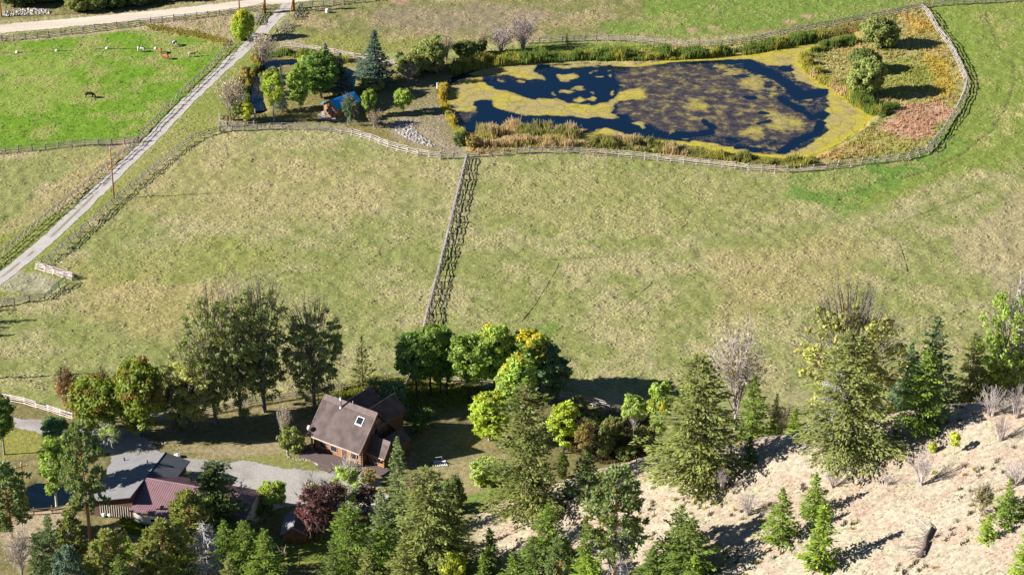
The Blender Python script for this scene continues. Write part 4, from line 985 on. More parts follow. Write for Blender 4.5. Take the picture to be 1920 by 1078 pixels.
# hillside bunch grass
x = rg.uniform(-12, 90, 60000); y = rg.uniform(245, 330, 60000); h_ = hill(x, y)
k = (h_ > 0.4) & (rg.random(len(x)) < sstep(0.35, 0.6, fbm(x*0.4, y*0.4, 171, 3))*0.30+0.05); x, y = x[k], y[k]; _, c = sample(x, y)
c = c*rg.uniform(0.8, 1.2, len(x))[:, None]*np.array((1.0, 1.0, 0.93))
mounds('hillside_grass', x, y, 0.16, 0.22, c*1.02, 'dry bunch grass over the pale hillside', 2)
# low scrub on the hill
x = rg.uniform(5, 90, 5000); y = rg.uniform(245, 330, 5000); k = (hill(x, y) > 1) & (fbm(x*0.12, y*0.12, 191, 3) > 0.55); x, y = x[k][:420], y[k][:420]
sc_ = np.array([(0.20,0.20,0.10),(0.30,0.27,0.19),(0.16,0.11,0.09),(0.42,0.38,0.08)])[rg.integers(0, 4, len(x))]
x = np.repeat(x, 9)+rg.normal(0, 0.16, len(x)*9); y = np.repeat(y, 9)+rg.normal(0, 0.16, len(y)*9); sc_ = np.repeat(sc_, 9, 0)
blades('hillside_scrub', x, y, 0.42, 0.16, sc_, 'low grey and yellow scrub dotted over the hillside', 2, 0.8, 3)
# wetland grass inside the pond fence
WET = plan([(880,252),(1000,254),(1130,260),(1290,274),(1440,297),(1490,304),(1545,289),(1600,262),(1650,215),(1615,196),(1555,152),(1512,116),(1512,100),(1590,82),(1640,60),(1600,55),(1470,86),(1340,103),(1200,114),(1000,113),(860,128),(840,140),(835,125),(900,102),(1100,95),(1240,82),(1340,90),(1480,68),(1600,46),(1728,18),(1762,66),(1800,130),(1806,160),(1786,212),(1755,258),(1733,281),(1640,300),(1540,313),(1465,317),(1290,300),(1160,287),(1020,280),(890,288),(868,270),(852,240)])
x = rg.uniform(-30, 140, 110000); y = rg.uniform(455, 600, 110000); px_, py_ = proj(x, y, 0)
k = (rg.random(len(x)) < 0.25+0.55*sstep(0.4, 0.6, fbm(x*0.3, y*0.3, 203, 2))) & (sdist(x, y, WET) > 0) & (basins(x, y) > -0.9); x, y = x[k], y[k]; px_, py_ = px_[k], py_[k]; _, c = sample(x, y)
n1 = fbm(x*0.2, y*0.2, 201, 3)
c = lerp(c*1.15, (0.19,0.22,0.05), sstep(0.5, 0.62, n1)*np.where(px_ < 1680, 0.8, 0.15))
blades('wetland_grass', x, y, 0.5, 0.32, 1.5*c*rg.uniform(0.75, 1.2, len(x))[:, None], 'rank orange and green grass within the pond fence', 2, 0.5, 4)
# cattails
def reedband(pts, half, n, h, c1, c2, seed):
    r2 = np.random.default_rng(seed); P = np.array(plan(pts)); L = np.r_[0, np.cumsum(np.hypot(*np.diff(P, axis=0).T))]
    s = r2.uniform(0, L[-1], n); x = np.interp(s, L, P[:, 0]) + r2.normal(0, 0.35, n)*half*0.6; y = np.interp(s, L, P[:, 1]) + r2.uniform(-1, 1, n)*half
    m = sstep(0.35, 0.65, fbm(x*0.25, y*0.25, seed, 3)); 
    gap = fbm(x*0.22, y*0.22, seed+40, 3); k = gap > 0.27
    hh = h*0.66*(0.45+1.0*sstep(0.3, 0.75, fbm(x*0.35, y*0.35, seed+60, 2)))
    return x[k], y[k], hh[k], 1.45*lerp(np.tile(np.array(c1), (n, 1)), c2, m)[k]
OL, ST, GR, YG = (0.24,0.235,0.07), (0.46,0.36,0.20), (0.16,0.215,0.05), (0.34,0.32,0.07)
B = [reedband([(905,250),(960,246),(1020,250),(1080,254)], 3.2, 2600, 2.6, OL, ST, 1), reedband([(880,268),(960,270),(1060,272),(1110,272)], 2.2, 2600, 2.0, YG, ST, 2), reedband([(1080,268),(1180,274),(1280,286),(1330,294)], 2.6, 3600, 2.2, OL, ST, 3), reedband([(1330,292),(1420,304),(1480,310),(1530,305)], 2.0, 2600, 1.9, YG, OL, 4),
     reedband([(850,135),(880,124),(940,116),(1000,112),(1100,107),(1190,109),(1255,102)], 2.6, 5600, 2.5, GR, YG, 5), reedband([(1250,106),(1330,101),(1400,95),(1450,86),(1500,76),(1540,68)], 2.4, 4000, 2.0, YG, GR, 6), reedband([(1500,72),(1580,56),(1640,48)], 3.0, 2200, 1.2, (0.35,0.19,0.09), OL, 7),
     reedband([(1520,96),(1560,88),(1600,80)], 1.8, 1600, 1.9, GR, OL, 8), reedband([(1506,108),(1516,128),(1550,152),(1590,176)], 2.6, 3000, 2.0, YG, ST, 9), reedband([(1590,176),(1612,192),(1640,208)], 3.0, 2600, 2.4, GR, YG, 10), reedband([(832,160),(828,185),(838,210),(852,235),(866,255)], 1.8, 2800, 1.6, (0.46,0.36,0.06), YG, 11),
     reedband([(500,104),(540,101),(600,106),(650,116)], 1.6, 1400, 1.4, (0.42,0.36,0.04), GR, 12), reedband([(460,205),(463,170),(468,145),(485,122)], 1.6, 1500, 1.4, (0.42,0.33,0.06), GR, 13), reedband([(1650,215),(1665,208),(1680,200)], 2.0, 900, 1.5, GR, OL, 14)]
x, y, hh, c = [np.concatenate(q) for q in zip(*B)]
blades('cattail_reeds', x, y, hh, 0.24, c, 'tall cattails and reeds along the pond banks', 2, 0.35, 5)
# yellow weeds across the corner of the cattle field
P = np.array(plan([(280,50),(330,60),(385,68),(428,82)])); s = rg.random(900); x = np.interp(s, np.linspace(0, 1, 4), P[:, 0])+rg.normal(0, 0.5, 900); y = np.interp(s, np.linspace(0, 1, 4), P[:, 1])+rg.normal(0, 1.3, 900)
blades('yellow_weeds', x, y, 0.38, 0.35, np.tile(np.array((0.40,0.36,0.08)), (900, 1)), 'yellow weeds across the corner of the cattle field', 2, 0.6, 6)
# long grass below the hill and behind the house, rough plants round the garage
def patch(pts, n, seed):
    r2 = np.random.default_rng(seed); pw = plan(pts); x = r2.uniform(min(p[0] for p in pw), max(p[0] for p in pw), n); y = r2.uniform(min(p[1] for p in pw), max(p[1] for p in pw), n); k = sdist(x, y, pw) > 0; return x[k], y[k]
x1, y1 = patch([(600,750),(700,705),(1040,742),(1000,765),(780,765),(640,765)], 7000, 1); x2, y2 = patch([(1040,765),(1230,790),(1235,855),(1130,870),(1050,840)], 5000, 2); x3, y3 = patch([(225,965),(420,990),(380,1015),(230,1000)], 3000, 3)
x = np.concatenate([x1, x2, x3]); y = np.concatenate([y1, y2, y3])
c = np.concatenate([np.tile((0.30,0.31,0.06), (len(x1), 1)), np.tile((0.22,0.18,0.08), (len(x2), 1)), np.tile((0.22,0.27,0.05), (len(x3), 1))])
blades('rough_grass', x, y, 0.4, 0.35, c, 'rough long grass behind the house and below the garage', 2, 0.6, 7)
# pale stones: the rock slope, the road rocks, the bed edging
STONE = surf('stone', (0,0,0), 0.9, 3.0, 0.25, 0.4, 10, 0.2, usecol=True)
def stones(name, x, y, size, label, seed, colr=(0.39,0.355,0.32)):
    r2 = np.random.default_rng(seed); z, _ = sample(x, y); V, F, c = [], [], []
    base = np.array([(1,0,0),(-1,0,0),(0,1,0),(0,-1,0),(0,0,1),(0,0,-1)], float); tri = [(0,2,4),(2,1,4),(1,3,4),(3,0,4),(2,0,5),(1,2,5),(3,1,5),(0,3,5)]
    for i in range(len(x)):
        s = size*(0.5+0.9*r2.random()); a_ = r2.random()*6.28; v = base*np.array((s, s*0.75, s*0.6))*(0.75+0.5*r2.random((6, 1)))
        v = v @ np.array(((math.cos(a_), math.sin(a_), 0), (-math.sin(a_), math.cos(a_), 0), (0, 0, 1))) + np.array((x[i], y[i], z[i]+s*0.2))
        F += [tuple(k+6*i for k in t) for t in tri]; V.append(v); c.append(np.tile(np.array(colr)*(0.75+0.5*r2.random()), (6, 1)))
    o = obj(name, npmesh(name, np.concatenate(V), np.array(F), STONE, np.clip(np.concatenate(c), 0, 0.8))); put(o, label, kind='stuff')
x1, y1 = patch([(738,232),(745,225),(772,228),(782,248),(800,262),(818,272),(806,276),(775,265),(745,250)], 1300, 5)
stones('rockery', x1, y1, 0.34, 'pale boulders heaped on the slope beside the pond', 5)
x1, y1 = patch([(0,24),(45,18),(88,18),(95,26),(40,31),(5,31)], 260, 6); stones('roadside_rocks', x1, y1, 0.45, 'pale rocks heaped beyond the dirt road', 6)
def along(pts, n, j, seed):
    r2 = np.random.default_rng(seed); P = np.array(plan(pts)); L = np.r_[0, np.cumsum(np.hypot(*np.diff(P, axis=0).T))]; s = np.linspace(0, L[-1], n)
    return np.interp(s, L, P[:, 0])+r2.normal(0, j, n), np.interp(s, L, P[:, 1])+r2.normal(0, j, n)
x1, y1 = along([(538,846),(540,856),(556,862),(576,862),(592,868),(602,878),(622,880)], 46, 0.08, 7); stones('bed_edging', x1, y1, 0.24, 'curved edging of pale stones left of the deck', 7)
x1, y1 = along([(676,890),(695,898),(712,899),(728,890)], 30, 0.08, 8); stones('bed_edging', x1, y1, 0.22, 'curved edging of pale stones right of the deck', 8)
x1, y1 = patch([(295,828),(312,828),(330,836),(345,820),(348,826),(335,842),(310,840)], 60, 9); stones('yard_rocks', x1, y1, 0.22, 'bluish pale stones in the shade above the garage', 9)
x1, y1 = patch([(270,45),(440,26),(440,60),(330,62)], 300, 10); stones('field_stones', x1, y1, 0.2, 'small stones over the bare ground by the road fence', 10, (0.50,0.42,0.35))

# ================================================================== BUILDINGS
WOODOBJ = surf('weathered_wood', (0,0,0), 0.9, 4.0, 0.25, 0.3, 10, 0.15, objcol=True)
SHINGLE = surf('brown_shingles', (0.108,0.082,0.078), 0.9, 0.6, 0.26, 0.5, 7.0, 0.15, bdist=0.03)
SHINGLE_RIDGE = surf('ridge_shingles', (0.15,0.115,0.108), 0.9, 1.5, 0.15, 0.3, 7.0, 0.15)
LOGM = surf('orange_logs', (0.29,0.155,0.075), 0.75, 1.5, 0.3, 0.3, 6.0, 0.3, stretch=(1,1,1))
TRIM = surf('pinkish_trim', (0.44,0.33,0.29), 0.7, 2.0, 0.15)
DECKM = surf('deck_boards', (0.135,0.098,0.092), 0.85, 2.0, 0.22, 0.5, 6.0, 0.2, stretch=(1,6,1))
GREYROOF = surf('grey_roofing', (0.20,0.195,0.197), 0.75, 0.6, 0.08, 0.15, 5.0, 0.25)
DARKROOF = surf('dark_roofing', (0.085,0.092,0.105), 0.7, 0.8, 0.12, 0.2, 5.0, 0.3)  # shade of the unlit roof slopes put into the colour; also the door
MAROON = surf('maroon_metal', (0.245,0.145,0.155), 0.5, 0.7, 0.10, 0.0, 5.0, 0.4)
BLUEROOF = surf('blue_metal', (0.012,0.34,0.72), 0.45, 0.8, 0.10, 0.0, 5.0, 0.45)
CREAM = surf('cream_siding', (0.62,0.58,0.50), 0.8, 1.5, 0.12)
BROWNWALL = surf('brown_siding', (0.115,0.065,0.05), 0.85, 2.0, 0.25)
WHITE = surf('white_paint', (0.78,0.76,0.72), 0.6, 2.0, 0.10)
STEEL = surf('galvanised_steel', (0.55,0.55,0.55), 0.35, 2.0, 0.10, metal=0.9)
CONCRETE = surf('concrete', (0.50,0.47,0.44), 0.9, 1.5, 0.12, 0.2)
BLACK = surf('black_iron', (0.03,0.03,0.035), 0.6, 2.0, 0.1)
def glassmat():
    m, n = newmat('window_glass'); q = N(n)
    p = q('BsdfPrincipled', {'Base Color': (0.02, 0.028, 0.035, 1), 'Roughness': 0.05, 'Specular IOR Level': 0.8}); o = q('OutputMaterial'); q.t.links.new(p.outputs[0], o.inputs[0]); return m
GLASS = glassmat()
LOGMESH = {}
def unitlog(n=8):
    if n not in LOGMESH:
        b = MB(); b.tube([(-0.5,0,0),(0.5,0,0)], 1.0, n); LOGMESH[n] = b.mesh('log', LOGM, True)
    return LOGMESH[n]
def barmat(a, b, r, ov=0.0):
    a, b = Vector(a), Vector(b); d = b-a; L = d.length + ov
    return Matrix.LocRotScale((a+b)/2, d.to_track_quat('X', 'Z'), Vector((L, r, r)))
def log(parent, a, b, r=0.16, name='log'):
    o = obj(name, unitlog(8), parent); o.matrix_local = barmat(a, b, r); return o
class Bld:
    """a gabled building set out from the picture: ridge ends A, B and the eave below A on the camera's side"""
    def __init__(s, name, label, cat, A, B, zr, eave=None, rf=None, df=None, ends=None):
        s.A, s.B = G(*A, zr), G(*B, zr); d = s.B-s.A; d.z = 0; s.L = d.length; s.u = d.normalized()
        f = Vector((s.u.y, -s.u.x, 0)); s.f = f if f.y < 0 else -f
        if eave:
            lo, hi = -2.0, zr
            for k in range(50):
                m = (lo+hi)/2; P = G(*eave, m); v = (P-s.A).dot(s.f)
                g0 = (G(*eave, m)-s.A).dot(s.u); g1 = (G(*eave, m+0.01)-s.A).dot(s.u)
                if (g0 > 0) == (g1-g0 > 0): hi = m
                else: lo = m
            s.rf = (G(*eave, lo)-s.A).dot(s.f); s.df = zr-lo
        else: s.rf, s.df = rf, df
        c = (s.A+s.B)/2 + s.f*s.rf*0.2; s.o = Vector((c.x, c.y, gz(c.x, c.y))); s.zr = zr
        s.e = empty(name, s.o, label, cat)
    def P(s, along, out, z):
        """point: metres along the ridge from A, metres out towards the camera, height"""
        p = s.A + s.u*along + s.f*out; return Vector((p.x, p.y, z)) - s.o + Vector((0, 0, s.o.z - gz(s.o.x, s.o.y)))
    def slab(s, name, q, t, mat, parent=None):
        b = MB(); b.hexa(q, t); return b.build(name, mat, parent or s.e)
    def roof(s, rb, db, t, mf, mb, name='roof_slope'):
        P, z = s.P, s.zr
        s.rb, s.db = rb, db
        s.R1 = s.slab(name, [P(0,0,z), P(0,s.rf,z-s.df), P(s.L,s.rf,z-s.df), P(s.L,0,z)], t, mf)
        s.R2 = s.slab(name, [P(0,-0.003,z), P(s.L,-0.003,z), P(s.L,-rb,z-db), P(0,-rb,z-db)], t, mb)
    def walls(s, ov, og, mat, t=0.2, zb=-0.2, zb_g=None):
        P, z = s.P, s.zr; of, ob = s.rf-ov, s.rb-ov
        zf = z - s.df*of/s.rf - t - 0.02; zk = z - s.db*ob/s.rb - t - 0.02
        b = MB(); v = []
        for al in (og, s.L-og): v += [P(al,of,zb), P(al,of,zf), P(al,0,z-t-0.02), P(al,-ob,zk), P(al,-ob,zb)]
        b.add(v, [(0,1,2,3,4),(9,8,7,6,5),(0,5,6,1),(1,6,7,2),(2,7,8,3),(3,8,9,4)])
        s.of, s.ob, s.og, s.zf, s.zk = of, ob, og, zf, zk
        return b.build('wall', mat, s.e)
    def face(s, along, out, z, w, h, side, name='window', fm=None, pm=None, d=0.10):
        """window or door: side 'f' front wall, 'a' gable at A, 'b' gable at B"""
        c = s.P(along, out, z); ax = s.u if side == 'f' else s.f; nn = s.f if side == 'f' else (-s.u if side == 'a' else s.u)
        rz = math.atan2(ax.y, ax.x); b = MB(); b.box(c+nn*(d/2-0.02), (w, d, h), rz); o = b.build(name, fm or TRIM, s.e)
        b = MB(); b.box(c+nn*(d-0.01), (w-0.22, 0.06, h-0.22), rz); b.build('pane' if name == 'window' else 'panel', pm or GLASS, o); return o
def trimbar(s, a, b, r, mat, name='fascia', parent=None):
    m = MB(); m.tube([a, b], r, 4); return m.build(name, mat, parent or s.e)

# --- the log house
h = Bld('log_house', 'large log house with steep brown roof in the middle of the yard', 'house', (610.5,738), (708,773.3), 9.4, eave=(576,815))
h.roof(5.4, 6.2, 0.22, SHINGLE, SHINGLE); h.walls(1.45, 0.7, BROWNWALL, 0.24)
P = h.P; z = h.zr; LH = h.L
trimbar(h, P(-0.02,h.rf+0.03,z-h.df-0.1), P(LH+0.02,h.rf+0.03,z-h.df-0.1), 0.13, TRIM)
for al in (-0.05, LH+0.05): trimbar(h, P(al,0.05,z-0.08), P(al,h.rf,z-h.df-0.08), 0.12, TRIM, 'barge_board')
h.slab('ridge_cap', [P(0,0,z+0.03), P(0,0.75,z+0.035-0.75*h.df/h.rf), P(LH,0.75,z+0.035-0.75*h.df/h.rf), P(LH,0,z+0.03)], 0.03, SHINGLE_RIDGE)
nl = int((h.zf)/0.34)
for k in range(nl): log(h.e, P(0.4,h.of+0.05,0.3+k*0.34), P(LH-0.4,h.of+0.05,0.3+k*0.34), 0.17)
for k in range(22):
    zz = 0.47+k*0.34; ex = h.of if zz < h.zf else max(0.2, (z-0.4-zz)*h.rf/h.df - 0.1); eb = h.ob if zz < h.zk else max(0.2, (z-0.4-zz)*h.rb/h.db - 0.1)
    if zz > z-0.8: break
    log(h.e, P(LH-h.og+0.05,ex+0.25 if zz < h.zf else ex,zz), P(LH-h.og+0.05,-eb,zz), 0.17); log(h.e, P(h.og-0.05,ex+0.25 if zz < h.zf else ex,zz), P(h.og-0.05,-eb,zz), 0.17)
for al in (0.5, LH*0.5, LH-0.5): log(h.e, P(al,h.of-0.1,h.zf-1.5), P(al,h.of+1.1,h.zf-1.62), 0.22, 'rafter_end')
for al in (0.6, LH-0.9): log(h.e, P(al,h.of+0.95,0.4), P(al,h.of+0.95,h.zf-1.45), 0.2, 'porch_post')
for al in (2.6, 5.0, 9.6): h.face(al, h.of+0.17, 1.75, 1.5, 1.2, 'f')
h.face(7.4, h.of+0.17, 1.45, 1.1, 2.1, 'f', 'door', TRIM, BROWNWALL)
for ou, zz in ((1.6,1.8),(-1.8,1.8),(0,5.4)): h.face(LH-h.og, ou, zz, 1.3, 1.3, 'b', d=0.26)
for ou, zz in ((1.6,1.8),(-1.8,1.8)): h.face(h.og, ou, zz, 1.3, 1.3, 'a', d=0.26)
# rear wings, their ridges running away from the camera at right angles
for al, ln in ((4.7, 7.2), (9.3, 8.2)):
    zz = z-0.12 if al < 6 else z-0.5; hw = 2.6; dr = hw*1.05
    h.slab('wing_roof', [P(al,0.15,zz), P(al+hw,0.15,zz-dr), P(al+hw,-ln,zz-dr), P(al,-ln,zz)], 0.2, SHINGLE)
    h.slab('wing_roof', [P(al-0.003,0.15,zz), P(al-0.003,-ln,zz), P(al-hw,-ln,zz-dr), P(al-hw,0.15,zz-dr)], 0.2, SHINGLE)
    trimbar(h, P(al,0.1,zz+0.05), P(al,-ln,zz+0.05), 0.09, TRIM, 'ridge_cap')
    b = MB(); b.add([P(al-hw+.4,-ln+.5,-0.2), P(al-hw+.4,-ln+.5,zz-dr+.2), P(al,-ln+.5,zz-.3), P(al+hw-.4,-ln+.5,zz-dr+.2), P(al+hw-.4,-ln+.5,-0.2), P(al-hw+.4,-0.3,-0.2), P(al-hw+.4,-0.3,zz-dr+.2), P(al,-0.3,zz-.3), P(al+hw-.4,-0.3,zz-dr+.2), P(al+hw-.4,-0.3,-0.2)], [(0,1,2,3,4),(9,8,7,6,5),(0,5,6,1),(1,6,7,2),(2,7,8,3),(3,8,9,4)]); b.build('wing_wall', BROWNWALL, h.e)
# skylight, flue, vent, dish
sl_ = h.df/h.rf
def onroof(al, ou, up=0.0): return P(al, ou, z-ou*sl_+up)
a0, o0 = 9.2, 1.75
fr = h.slab('skylight', [onroof(a0-0.75,o0-0.5,0.16), onroof(a0-0.75,o0+0.5,0.16), onroof(a0+0.75,o0+0.5,0.16), onroof(a0+0.75,o0-0.5,0.16)], 0.25, WHITE)
h.slab('pane', [onroof(a0-0.63,o0-0.41,0.19), onroof(a0-0.63,o0+0.41,0.19), onroof(a0+0.63,o0+0.41,0.19), onroof(a0+0.63,o0-0.41,0.19)], 0.05, GLASS, fr)
b = MB(); q = onroof(4.3,0.95); b.tube([q-Vector((0,0,.2)), q+Vector((0,0,2.1))], 0.16, 10); fl = b.build('flue', STEEL, h.e, True)
b = MB(); b.tube([q+Vector((0,0,2.1)), q+Vector((0,0,2.35))], [0.24,0.2], 10); b.build('flue_cap', STEEL, fl)
b = MB(); b.tube([q-Vector((0,0,.1)), q+Vector((0,0,0.25))], [0.30,0.22], 10); b.build('flue_collar', WHITE, fl)
b = MB(); q = onroof(6.4,0.1); b.tube([q-Vector((0,0,.2)), q+Vector((0,0,0.7))], 0.09, 8); b.build('vent_pipe', TRIM, h.e)
b = MB(); q = onroof(0.25,h.rf-0.5); c_ = q+Vector((-0.1,0,0.75)); nd = Vector((-0.75,-0.5,0.45)).normalized()
b.tube([q, c_], 0.05, 6); ds = b.build('satellite_dish', STEEL, h.e); b = MB(); b.tube([c_, c_+nd*0.05, c_+nd*0.16], [0.06,0.32,0.50], 14); b.build('dish', WHITE, ds, True)
# side annex with its own small gable, and the low dark wing behind it
ax = Bld('log_annex', '', '', (698.7,815), (732,828), 5.2, eave=(686.6,848.5)); C.objects.unlink(ax.e)
bpy.data.objects.remove(ax.e); ax.e = h.e; ax.o = h.o
ax.roof(2.0, 2.4, 0.18, SHINGLE, SHINGLE, 'annex_roof'); w_ = ax.walls(0.4, 0.4, BROWNWALL, 0.2); w_.name = 'annex_wall'
trimbar(ax, ax.P(0,ax.rf+0.02,ax.zr-ax.df-0.08), ax.P(ax.L,ax.rf+0.02,ax.zr-ax.df-0.08), 0.10, TRIM)
trimbar(ax, ax.P(ax.L+.03,0.02,ax.zr-0.05), ax.P(ax.L+.03,ax.rf,ax.zr-ax.df-0.05), 0.09, TRIM, 'barge_board')
ax.slab('ridge_cap', [ax.P(0,0,ax.zr+.03), ax.P(0,.5,ax.zr+.035-.5*ax.df/ax.rf), ax.P(ax.L,.5,ax.zr+.035-.5*ax.df/ax.rf), ax.P(ax.L,0,ax.zr+.03)], 0.03, SHINGLE_RIDGE)
for k in range(6): log(h.e, ax.P(0.3,ax.of+0.03,0.3+k*0.34), ax.P(ax.L-0.3,ax.of+0.03,0.3+k*0.34), 0.17)
for al in (0.9, ax.L-0.6): log(h.e, ax.P(al,ax.of-0.1,ax.zf-0.75), ax.P(al,ax.of+0.4,ax.zf-0.8), 0.24, 'rafter_end')
ax.face(ax.L*0.5, ax.of+0.17, 1.5, 1.1, 1.0, 'f')
al, zz, ln, hw = ax.L*0.5, ax.zr-0.3, 5.6, 2.2
for sg in (1, -1): h.slab('rear_wing_roof', [ax.P(al+0.002*sg,-0.5,zz), ax.P(al+hw*sg,-0.5,zz-hw*0.8), ax.P(al+hw*sg,-ln,zz-hw*0.8), ax.P(al+0.002*sg,-ln,zz)], 0.18, SHINGLE)
b = MB(); b.box(ax.P(al,-ln/2-0.4,1.3), (2*hw-0.8, ln-0.9, 2.9), math.atan2(ax.u.y, ax.u.x)); b.build('rear_wing_wall', BROWNWALL, h.e)
# deck
b = MB(); ru = math.atan2(h.u.y, h.u.x)
b.box(P(LH*0.5-0.2,h.of+2.0,0.38), (LH+0.4, 4.0, 0.2), ru); dk = b.build('deck', DECKM, h.e)
b = MB(); b.box(ax.P(ax.L*0.5+0.4,ax.of+1.25,0.375), (ax.L+1.2, 2.4, 0.2), ru); b.build('deck', DECKM, h.e)
for k in range(9):
    b = MB(); b.box(P(k*LH/8,h.of+3.8,0.1), (0.2, 0.2, 0.36), ru); b.build('deck_pier', BROWNWALL, dk)
for k in range(3):
    b = MB(); b.box(P(6.3,h.of+4.2+k*0.34,0.33-k*0.13), (3.0, 0.34, 0.09), ru); b.build('step', DECKM, dk)

# --- the garage under the grey roof, and the maroon-roofed workshop
g = Bld('garage', 'garage with wide grey roof and shade-toned right slope by the gravel yard', 'garage', (310.7,847.7), (245,932), 5.0, rf=9.6, df=2.4)
g.f = -g.f if g.f.x > 0 else g.f     # the wide slope faces left
g.roof(4.4, 1.1, 0.2, GREYROOF, DARKROOF); gl_ = g.L  # right slope: same roofing, shade painted in
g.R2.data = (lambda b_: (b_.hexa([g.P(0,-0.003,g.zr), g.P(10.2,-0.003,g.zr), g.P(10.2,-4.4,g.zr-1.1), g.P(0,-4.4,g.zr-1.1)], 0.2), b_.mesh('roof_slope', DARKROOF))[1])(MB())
g.L = 10.4; g.walls(0.5, 0.6, BROWNWALL, 0.22); g.L = gl_
b = MB(); v = []
for al in (9.85, gl_-0.6): v += [g.P(al,9.1,-0.2), g.P(al,9.1,2.4), g.P(al,0.1,4.7), g.P(al,0.1,-0.2)]
b.add(v, [(0,1,2,3),(7,6,5,4),(0,4,5,1),(1,5,6,2),(2,6,7,3)]); b.build('wall', BROWNWALL, g.e)
P = g.P
for al in (0, g.L): trimbar(g, P(al,0.1,g.zr-0.1), P(al,g.rf,g.zr-g.df-0.1), 0.09, BLACK, 'barge_board')
for al in (0, 10.2): trimbar(g, P(al,-0.1,g.zr-0.1), P(al,-4.4,g.zr-1.2), 0.09, BLACK, 'barge_board')
trimbar(g, P(0,-4.42,g.zr-1.22), P(10.2,-4.42,g.zr-1.22), 0.09, BLACK); trimbar(g, P(0,0,g.zr+0.03), P(g.L,0,g.zr+0.03), 0.07, BLACK, 'ridge_cap')
for al, ou in ((1.6,7.2),(3.5,2.0)):
    b = MB(); q = P(al,ou,g.zr-ou*g.df/g.rf); b.tube([q-Vector((0,0,.2)), q+Vector((0,0,0.6))], 0.12, 8); b.build('roof_vent', BLACK, g.e)
b = MB(); q = P(12.6,5.2,g.zr-5.2*g.df/g.rf); b.tube([q-Vector((0,0,.2)), q+Vector((0,0,0.8))], 0.09, 8); b.build('roof_vent', STEEL, g.e)
for k in range(14):                                              # open slatted bay below the front edge
    b = MB(); b.box(P(g.L-0.56,0.6+k*0.42,1.5), (0.06, 0.10, 2.2), math.atan2(g.u.y, g.u.x)); b.build('slat', CREAM, g.e)
for al in (3.2, 7.0):
    c_ = P(al,-g.ob,1.6); b = MB(); b.box(c_-g.f*0.03, (2.8, 0.12, 2.5), math.atan2(g.u.y, g.u.x)); d_ = b.build('garage_door', DARKROOF, g.e)
    for k in range(4):
        b = MB(); b.box(c_-g.f*0.10+Vector((0,0,-0.95+k*0.62)), (2.6, 0.05, 0.54), math.atan2(g.u.y, g.u.x)); b.build('panel', BROWNWALL, d_)
m_ = Bld('workshop', 'long workshop with ribbed maroon metal roof and cream wall', 'workshop', (274.7,896), (480,931.5), 5.15, eave=(243,957))
m_.roof(4.6, 1.55, 0.12, MAROON, MAROON); m_.walls(0.5, 0.4, CREAM, 0.14)
P = m_.P; s1 = m_.df/m_.rf; s2 = m_.db/m_.rb
b = MB(); n_ = int(m_.L/0.40)
for k in range(n_+1):
    al = k*m_.L/n_; w2 = 0.045
    b.hexa([P(al-w2,0.1,m_.zr-0.1*s1+.045), P(al-w2,m_.rf,m_.zr-m_.df+.045), P(al+w2,m_.rf,m_.zr-m_.df+.045), P(al+w2,0.1,m_.zr-0.1*s1+.045)], 0.07)
    b.hexa([P(al-w2,-0.1,m_.zr-0.1*s2+.07), P(al+w2,-0.1,m_.zr-0.1*s2+.07), P(al+w2,-m_.rb,m_.zr-m_.db+.07), P(al-w2,-m_.rb,m_.zr-m_.db+.07)], 0.09)
put(b.build('roof_rib', MAROON, m_.e), kind='stuff')
for sg in (1, -1): m_.slab('ridge_cap', [P(0,0.002*sg,m_.zr+.13), P(0,.22*sg,m_.zr+.09-0.22*0.3), P(m_.L,.22*sg,m_.zr+.09-0.22*0.3), P(m_.L,0.002*sg,m_.zr+.13)], 0.04, MAROON)
trimbar(m_, P(0,m_.rf,m_.zr-m_.df-0.12), P(m_.L,m_.rf,m_.zr-m_.df-0.12), 0.09, BROWNWALL, 'gutter')
b = MB(); b.box(P(m_.L/2,m_.of+0.06,m_.zf-0.18), (m_.L-1.0, 0.14, 0.34), math.atan2(m_.u.y, m_.u.x)); b.build('dark_frieze', BROWNWALL, m_.e)
for al in (4.2, 8.4, 13.0): m_.face(al, m_.of, 1.15, 1.4, 0.8, 'f', fm=WHITE)
b = MB(); q = P(7.2,5.6,m_.zr-5.6*s1); b.tube([q-Vector((0,0,.2)), q+Vector((0,0,0.85))], 0.16, 10); sp_ = b.build('flue', STEEL, m_.e, True)
b = MB(); b.tube([q+Vector((0,0,.85)), q+Vector((0,0,1.1))], [0.26,0.22], 10); b.build('flue_cap', STEEL, sp_)

# --- the log shed
s_ = Bld('log_shed', 'small log shed with pale grey roof on the lower lawn', 'shed', (549.7,989), (559,951), 3.3, rf=2.3, df=1.35)
s_.f = s_.f if s_.f.x < 0 else -s_.f
s_.roof(2.3, 1.35, 0.12, GREYROOF, DARKROOF); s_.walls(0.35, 0.45, LOGM, 0.14)  # slope away from the sun gets the shade-darkened colour
for k in range(12):
    b = MB(); ou = -1.75+k*0.318; zt = s_.zr-0.2-abs(ou)*1.35/2.3; q = s_.P(0.40,ou,0); b.tube([q+Vector((0,0,-.1)), q+Vector((0,0,zt-0.05))], 0.13, 7); b.build('log', LOGM, s_.e, True)
for sg in (1,-1): trimbar(s_, s_.P(0,0,s_.zr-0.05), s_.P(0,2.3*sg,s_.zr-1.4), 0.08, TRIM, 'barge_board')
